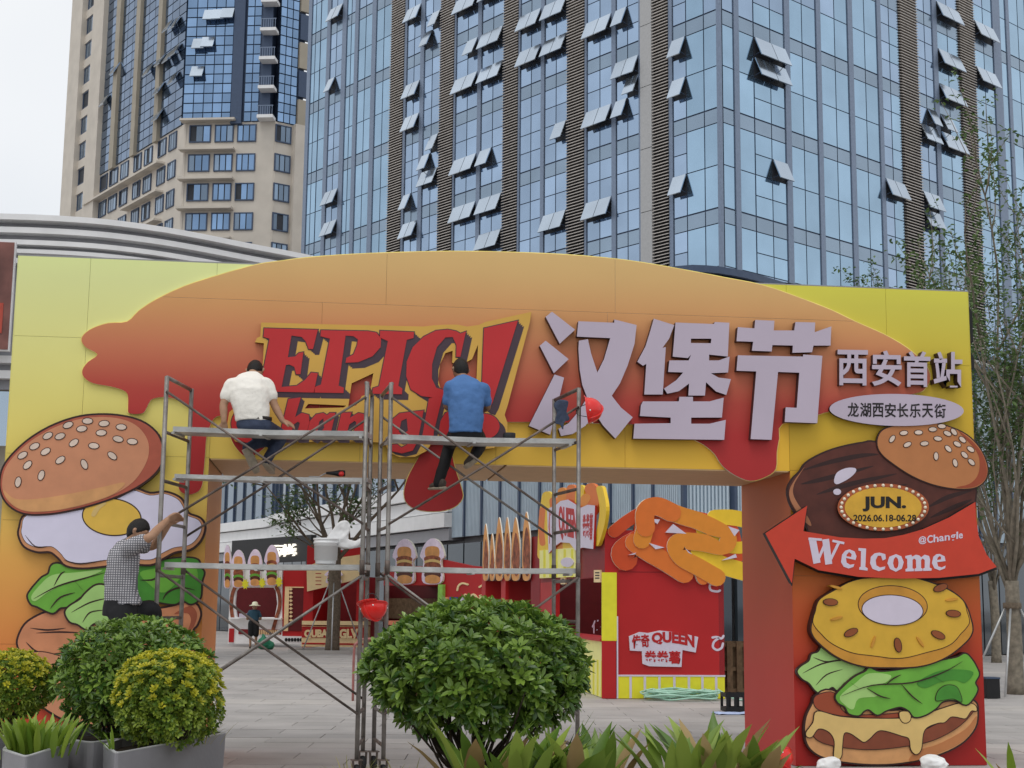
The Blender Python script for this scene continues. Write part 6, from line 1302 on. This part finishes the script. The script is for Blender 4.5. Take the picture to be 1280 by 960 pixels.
def planter(poly, z1, label, soil_in=.06):
    P = [Vector((x, y, 0)) for x, y in poly]; cx = sum((p for p in P), Vector())/len(P); t = thing('planter', (cx.x, cx.y, 0), label, 'planter', 'grey planters at the lower left')
    # rounded corners
    Q = []
    for i, p in enumerate(P):
        a, c = P[i-1], P[(i+1) % len(P)]; r = .07
        for k in range(5):
            f = k/4; q0 = p+(a-p).normalized()*r; q1 = p+(c-p).normalized()*r; Q.append(q0.lerp(p, f).lerp(p.lerp(q1, f), f))
    ins = [q+(cx-q).normalized()*.045 for q in Q]; b = MB(); N = len(Q); up = Vector((0, 0, 1)); taper = [q+(cx-q).normalized()*.03 for q in Q]
    for i in range(N):
        j = (i+1) % N; b.face([taper[i]+up*.002, taper[j]+up*.002, Q[j]+up*z1, Q[i]+up*z1]); b.face([ins[j]+up*(z1-.12), ins[i]+up*(z1-.12), ins[i]+up*z1, ins[j]+up*z1])
    o = b.build('box', 'planter_grey', t)
    b = MB()
    for i in range(N):
        j = (i+1) % N; a_ = [Q[i]+up*(z1+.001), Q[j]+up*(z1+.001), ins[j]+up*(z1+.001), ins[i]+up*(z1+.001)]; b.hexa(a_, [v+up*.008 for v in a_])
    b.build('rim', 'planter_rim', t)
    b = MB(); b.face([q+up*(z1-.05) for q in ins]); b.build('soil', 'soil', t); return t
ZP = .70
planter([(-2.31, 10.53), (-2.24, 10.76), (-2.40, 11.7), (-3.05, 11.7), (-2.74, 10.95)], ZP, 'grey planter at left edge with golden shrub and dry grass')
planter([(-1.826, 9.31), (-1.70, 10.19), (-1.95, 10.62), (-2.13, 10.3), (-2.06, 9.74)], ZP, 'grey planter filled with bright lily leaves, second from left')
planter([(-1.585, 10.22), (-1.35, 10.6), (-1.25, 11.4), (-1.90, 11.4), (-1.764, 10.42)], ZP, 'grey planter holding the round dark green shrub')
planter([(-1.32, 9.51), (-.725, 10.98), (-.90, 11.4), (-1.38, 11.1), (-1.48, 10.05)], ZP, 'long grey planter with yellow-green shrub, rightmost planter')
t = thing('round_shrub', (-1.50, 10.95, ZP-.05), 'large dark green clipped ball shrub in planter at left', 'shrub', 'clipped shrubs')
round_shrub(t, (-1.42, 10.95, 1.10), (.555, .50, .415), 620, .070, .025, 7, 'leaf_green', 3, 300, low=-.95, base=(-1.5, 10.95, ZP-.06), stems=26, hole=1, inner=1.0)
t = thing('golden_shrub', (-1.10, 10.35, ZP-.05), 'yellow-green clipped shrub in the long planter, nearest shrub at left', 'shrub', 'clipped shrubs')
round_shrub(t, (-1.085, 10.30, .985), (.335, .33, .30), 760, .034, .018, 6, 'leaf_goldgreen', 5, 0, low=-.9, boxy=2.6, base=(-1.1, 10.35, ZP-.06), stems=20, bumps=.16, inner=.8)
st = MB(); rnd = random.Random(15)
for d in fib(700, rnd):
    if d.z < -.1 or rnd.random() > .35+.75*d.z: continue
    f = (abs(d.x)**2.6+abs(d.y)**2.6+abs(d.z)**2.6)**(-1/2.6); p = Vector((-1.085, 10.30, .985))+Vector((d.x*.345, d.y*.34, d.z*.315))*f*rnd.uniform(.97, 1.06); whorl(st, p, (d+Vector((0, 0, .6))).normalized(), .034, .018, 6, rnd, rnd.random(), 50)
st.build('golden_tips', 'leaf_gold', t, kind='stuff')
t = thing('golden_shrub', (-2.32, 11.15, ZP-.05), 'small golden round shrub in the planter at left edge', 'shrub', 'clipped shrubs')
round_shrub(t, (-2.32, 11.15, 1.03), (.29, .28, .235), 560, .034, .018, 6, 'leaf_goldgreen', 8, 0, low=-.95, base=(-2.35, 11.15, ZP-.06), stems=16, bumps=.1, inner=.8)
st = MB()
for d in fib(520, rnd):
    if d.z < -.05 or rnd.random() > .3+.8*d.z: continue
    p = Vector((-2.32, 11.15, 1.03))+Vector((d.x*.30, d.y*.29, d.z*.245))*rnd.uniform(.97, 1.06); whorl(st, p, (d+Vector((0, 0, .6))).normalized(), .034, .018, 6, rnd, rnd.random(), 50)
st.build('golden_tips', 'leaf_gold', t, kind='stuff')
# blades
def blade(p, d, up, L, W, bend, seg=5, curl=.0):
    """one long leaf: mesh points along a bending midrib, folded in a shallow V"""
    b = MB(); P = []; pos = Vector(p); dr = (Vector(up)*1.0+Vector(d)*.25).normalized(); side_ = Vector(d).cross(Vector((0, 0, 1)))
    side_ = side_.normalized() if side_.length > 1e-3 else Vector((1, 0, 0))
    for i in range(seg+1):
        f = i/seg; w_ = W*1.45*(.28+1.25*f-1.53*f**2.6) if f < 1 else 0.0; w_ = max(w_, .0015); nn = side_.cross(dr).normalized()
        P.append((pos-side_*w_/2+nn*w_*.18, pos, pos+side_*w_/2+nn*w_*.18)); pos = pos+dr*L/seg; dr = (dr+Vector(d)*bend/seg-Vector((0, 0, 1))*bend*f/seg*.7).normalized()
    for q in P: b.v.extend(tuple(x) for x in q)
    for i in range(seg):
        k = i*3
        for a in (0, 1): b.f.append((k+a, k+a+1, k+3+a+1, k+3+a)); b.lv.append(0); b.mi.append(0)
    return b
def clump(name, base, n, L, W, bend, lmat, label, cat, seed, spread=.12, group=None, dry=0.0, asparts=True, jit=.3, lean=1.0):
    rnd = random.Random(seed); t = thing(name, base, label, cat, group); st = MB()
    for i in range(n):
        a = rnd.random()*6.283; d = Vector((math.cos(a), math.sin(a), 0)); p = Vector(base)+d*spread*rnd.random()+Vector((rnd.uniform(-.5, .5)*spread, rnd.uniform(-.3, .3)*spread, 0))
        up = (Vector((0, 0, 1))+d*rnd.uniform(.05, .5)*lean).normalized(); bl_ = blade(p, d, up, L*rnd.uniform(1-jit, 1.05), W*rnd.uniform(.75, 1.15), bend*rnd.uniform(.4, 1.4))
        if asparts: 
            o = bl_.build('leaf', 'leaf_dry' if rnd.random() < dry else lmat, t, True)
        else:
            k = len(st.v); st.v += bl_.v; st.f += [tuple(k+q for q in f) for f in bl_.f]; lv_ = rnd.random(); st.lv += [lv_]*len(bl_.f); st.mi += [0]*len(bl_.f)
    if not asparts: st.build('blades', lmat, t, True, kind='stuff')
    return t
clump('lily_plant', (-1.90, 9.95, ZP-.05), 95, .30, .05, .4, 'leaf_lily', 'bright green lily clump with upright leaves in the second planter', 'plant', 21, .24, lean=.6)
clump('grass_tuft', (-2.42, 10.95, ZP-.05), 90, .22, .008, .9, 'leaf_grass', 'dry yellow grass tuft under the small golden shrub', 'grass', 22, .22, asparts=False)
clump('grass_tuft', (-.90, 10.70, ZP-.05), 26, .26, .008, 1.0, 'leaf_grass', 'thin yellow-green grass at right end of the long planter', 'grass', 23, .12, asparts=False)
clump('grass_tuft', (-1.36, 9.80, ZP-.05), 6, .26, .018, .9, 'leaf_lily', 'few pale grass blades at near end of the long planter', 'grass', 24, .04, asparts=False)
# ---- bed in front with the big shrub and broad leaves
bed = thing('planting_bed', (1.8, 9.9, 0), 'x', 'bed'); del bed['label']; del bed['category']; bed['kind'] = 'structure'
ZBED = .36
for (cx_, cy_, sx, sy) in ((2.2, 8.65, 5.6, .1), (2.2, 10.92, 5.6, .1), (-.55, 9.79, .1, 2.15), (4.95, 9.79, .1, 2.15)):
    b = MB(); b.box((cx_, cy_, ZBED/2), (sx, sy, ZBED)); b.build('kerb', 'stone', bed)
b = MB(); b.box((2.2, 9.78, ZBED/2-.015), (5.38, 2.14, ZBED-.04)); b.build('soil', 'soil', bed)
bc = at_depth(596, 836, 10.5)
t = thing('round_shrub', (bc.x, 10.5, ZBED), 'big bright green domed shrub in centre, bare stems below', 'shrub', 'clipped shrubs')
round_shrub(t, (bc.x, 10.5, bc.z), (.775, .70, .465), 860, .088, .032, 7, 'leaf_green', 11, 300, low=-.90, base=(bc.x-.02, 10.5, ZBED-.02), stems=46, hole=1, lv=(.3, .95), bumps=.10, inner=1.0)
BG = 'broad-leaved plants along the front bed'
for px, Y, n, L, W, sd, lb, dry in ((600, 9.7, 14, .50, .085, 31, 'broad-leaved plant with browned tips below the big shrub, left', .15), (640, 9.5, 16, .52, .085, 32, 'broad-leaved plant with browned tips below the big shrub, middle', .15), (720, 9.6, 14, .46, .075, 33, 'broad-leaved plant below right edge of the big shrub', .12), (757, 9.8, 12, .46, .065, 34, 'yellowing broad-leaved plant right of the big shrub', .3),
                                    (850, 9.5, 12, .50, .075, 35, 'broad-leaved plant in front bed before QUEEN stall, left', .12), (895, 9.6, 18, .52, .085, 36, 'tall broad-leaved plant in front bed, centre of the right clump', .12), (935, 9.6, 12, .46, .08, 37, 'broad-leaved plant in front bed beside the right pillar', .12)):
    q = at_depth(px, 960, Y); clump('broadleaf_plant', (q.x, Y, ZBED-.02), int(n*1.15), L*1.32, W*1.5, .5, 'leaf_broad', lb, 'plant', sd, .13, BG, dry, lean=1.0)
q = at_depth(1272, 960, 9.6); clump('broadleaf_plant', (q.x, 9.6, ZBED-.02), 4, .47, .06, .35, 'leaf_lily', 'single pale leaf plant at lower right corner', 'plant', 41, .05, BG, .2)
q = at_depth(690, 960, 9.9); clump('grass_tuft', (q.x, 9.9, ZBED-.02), 16, .72, .02, .5, 'leaf_green', 'tall thin green blades beside the big shrub', 'grass', 42, .06, asparts=False, lean=.6)
q = at_depth(440, 960, 10.4); clump('grass_tuft', (q.x, 10.4, ZBED-.02), 24, .30, .01, .8, 'leaf_grass', 'dry grass tuft before the scaffold wheels, left', 'grass', 43, .08, asparts=False)
q = at_depth(500, 960, 10.3); clump('grass_tuft', (q.x, 10.3, ZBED-.02), 30, .30, .01, .9, 'leaf_grass', 'dry grass tuft under left side of the big shrub', 'grass', 44, .15, asparts=False)
q = at_depth(800, 960, 9.8); clump('grass_tuft', (q.x, 9.8, ZBED-.02), 14, .26, .008, 1.0, 'leaf_grass', 'sparse dry grass between the broad-leaved clumps', 'grass', 45, .08, asparts=False)

# ================================================================== trees
def tree(root, base, H, r0, fork, seed, spread, lmat, bark, nleaf, leafL, crown=None, nlimb=9, up=.9, levels=3, droop=0.0):
    rnd = random.Random(seed); base = Vector(base); tb = MB(); top = base+Vector((rnd.uniform(-.05, .05), 0, fork)); tb.tube(smooth_line([tuple(base), tuple(base+Vector((.03, .02, fork*.5))), tuple(top)], 4), [r0*1.15, r0*1.05, r0, r0*.98, r0*.95, r0*.94, r0*.92, r0*.9, r0*.88], 12); tb.build('trunk', bark, root, True)
    br = MB(); tipsL = []
    def grow_(p, d, L, r, lv):
        pts = [p]; dd = d.copy(); n = 5
        for i in range(n):
            dd = (dd+Vector((rnd.uniform(-.16, .16), rnd.uniform(-.16, .16), rnd.uniform(-.03, .12)-droop*.1))).normalized(); pts.append(pts[-1]+dd*L/n)
        br.tube(pts, [r*(1-.13*i) for i in range(n+1)], 7 if lv < 2 else 5)
        if lv >= levels: 
            tipsL.extend(pts[2:]); return
        tipsL.append(pts[-1])
        for q in range(rnd.randint(3, 5)):
            k = rnd.randint(1, n); a = rnd.random()*6.283; o_ = dd.orthogonal().normalized(); o_ = Matrix.Rotation(a, 3, dd) @ o_
            grow_(pts[k], (dd*.75+o_*spread*.9+Vector((0, 0, .15))).normalized(), L*rnd.uniform(.42, .62), r*.5, lv+1)
    for q in range(nlimb):
        a = 2*math.pi*q/nlimb+rnd.uniform(-.3, .3); zz = fork*rnd.uniform(.80, 1.0) if q > 1 else fork
        s_ = spread*rnd.uniform(.35, 1.0); d = Vector((math.cos(a)*s_, math.sin(a)*s_, up)).normalized(); grow_(base+Vector((0, 0, zz)), d, (H-fork)*rnd.uniform(.6, .9), r0*rnd.uniform(.22, .36), 1)
    br.build('limbs', bark, root, True)
    lf = MB(); 
    for i in range(nleaf):
        p = rnd.choice(tipsL)+Vector((rnd.gauss(0, .10), rnd.gauss(0, .10), rnd.gauss(0, .10))); add_leaf(lf, p, Vector((rnd.uniform(-1, 1), rnd.uniform(-1, 1), rnd.uniform(-.6, .5))), Vector((rnd.uniform(-.5, .5), rnd.uniform(-.5, .5), 1)), leafL*rnd.uniform(.7, 1.2), leafL*.55, rnd.random())
    lf.build('crown', lmat, root, kind='stuff')
def stakes(root, base, z, r, n=3, a0=.4):
    for k in range(n):
        a = a0+2*math.pi*k/n; b = MB(); b.tube([Vector(base)+Vector((math.cos(a)*r, math.sin(a)*r, 0)), Vector(base)+Vector((math.cos(a)*.12, math.sin(a)*.12, z))], .022, 6); b.build('stake', 'steel_pole', root, True)
    b = MB(); b.lathe(Vector(base)+Vector((0, 0, z-.06)), [(.17, 0), (.18, .02), (.18, .1), (.17, .12)], 14); b.build('tie', 'bark', root, True)
tb_ = at_height(1270, 868, 0); t = thing('street_tree', tb_, 'staked tree with many upright bare limbs and sparse leaves, right edge', 'tree', 'plaza trees')
tree(t, tb_, 9.2, .155, 2.25, 5, .60, 'leaf_tree', 'bark_pale', 9000, .12, nlimb=13, up=1.15); stakes(t, tb_, 1.75, .95, 4, .9)
tb_ = at_height(415, 816, 0); t = thing('street_tree', tb_, 'staked plaza tree seen through the arch before the stalls', 'tree', 'plaza trees')
tree(t, tb_, 8.6, .235, 3.6, 9, .85, 'leaf_tree', 'bark', 4200, .15, nlimb=9, up=.75); stakes(t, tb_, 2.5, 1.2, 3, .5)
kb = MB(); kb.lathe((tb_.x, tb_.y, 0), [(1.5, 0), (1.5, .12), (1.35, .12), (1.35, 0)], 32); tag(kb.build('tree_kerb', 'stone_pale'), kind='structure')
tb_ = at_height(1275, 835, 0); t = thing('street_tree', tb_, 'second sparse tree behind the staked tree, right edge', 'tree', 'plaza trees')
tree(t, tb_+Vector((1.2, 4, 0)), 11.0, .15, 2.6, 14, .55, 'leaf_tree', 'bark_pale', 8000, .14, nlimb=11, up=1.2)
b = at_height(1238, 873, 0); bn = thing('litter_bin', b, 'small black box standing on plaza right of the arch', 'box'); block('body', 'black', (b.x, b.y, .19), (.26, .3, .36), 0, bn); block('lid', 'frame_dark', (b.x, b.y, .385), (.28, .32, .03), 0, bn)
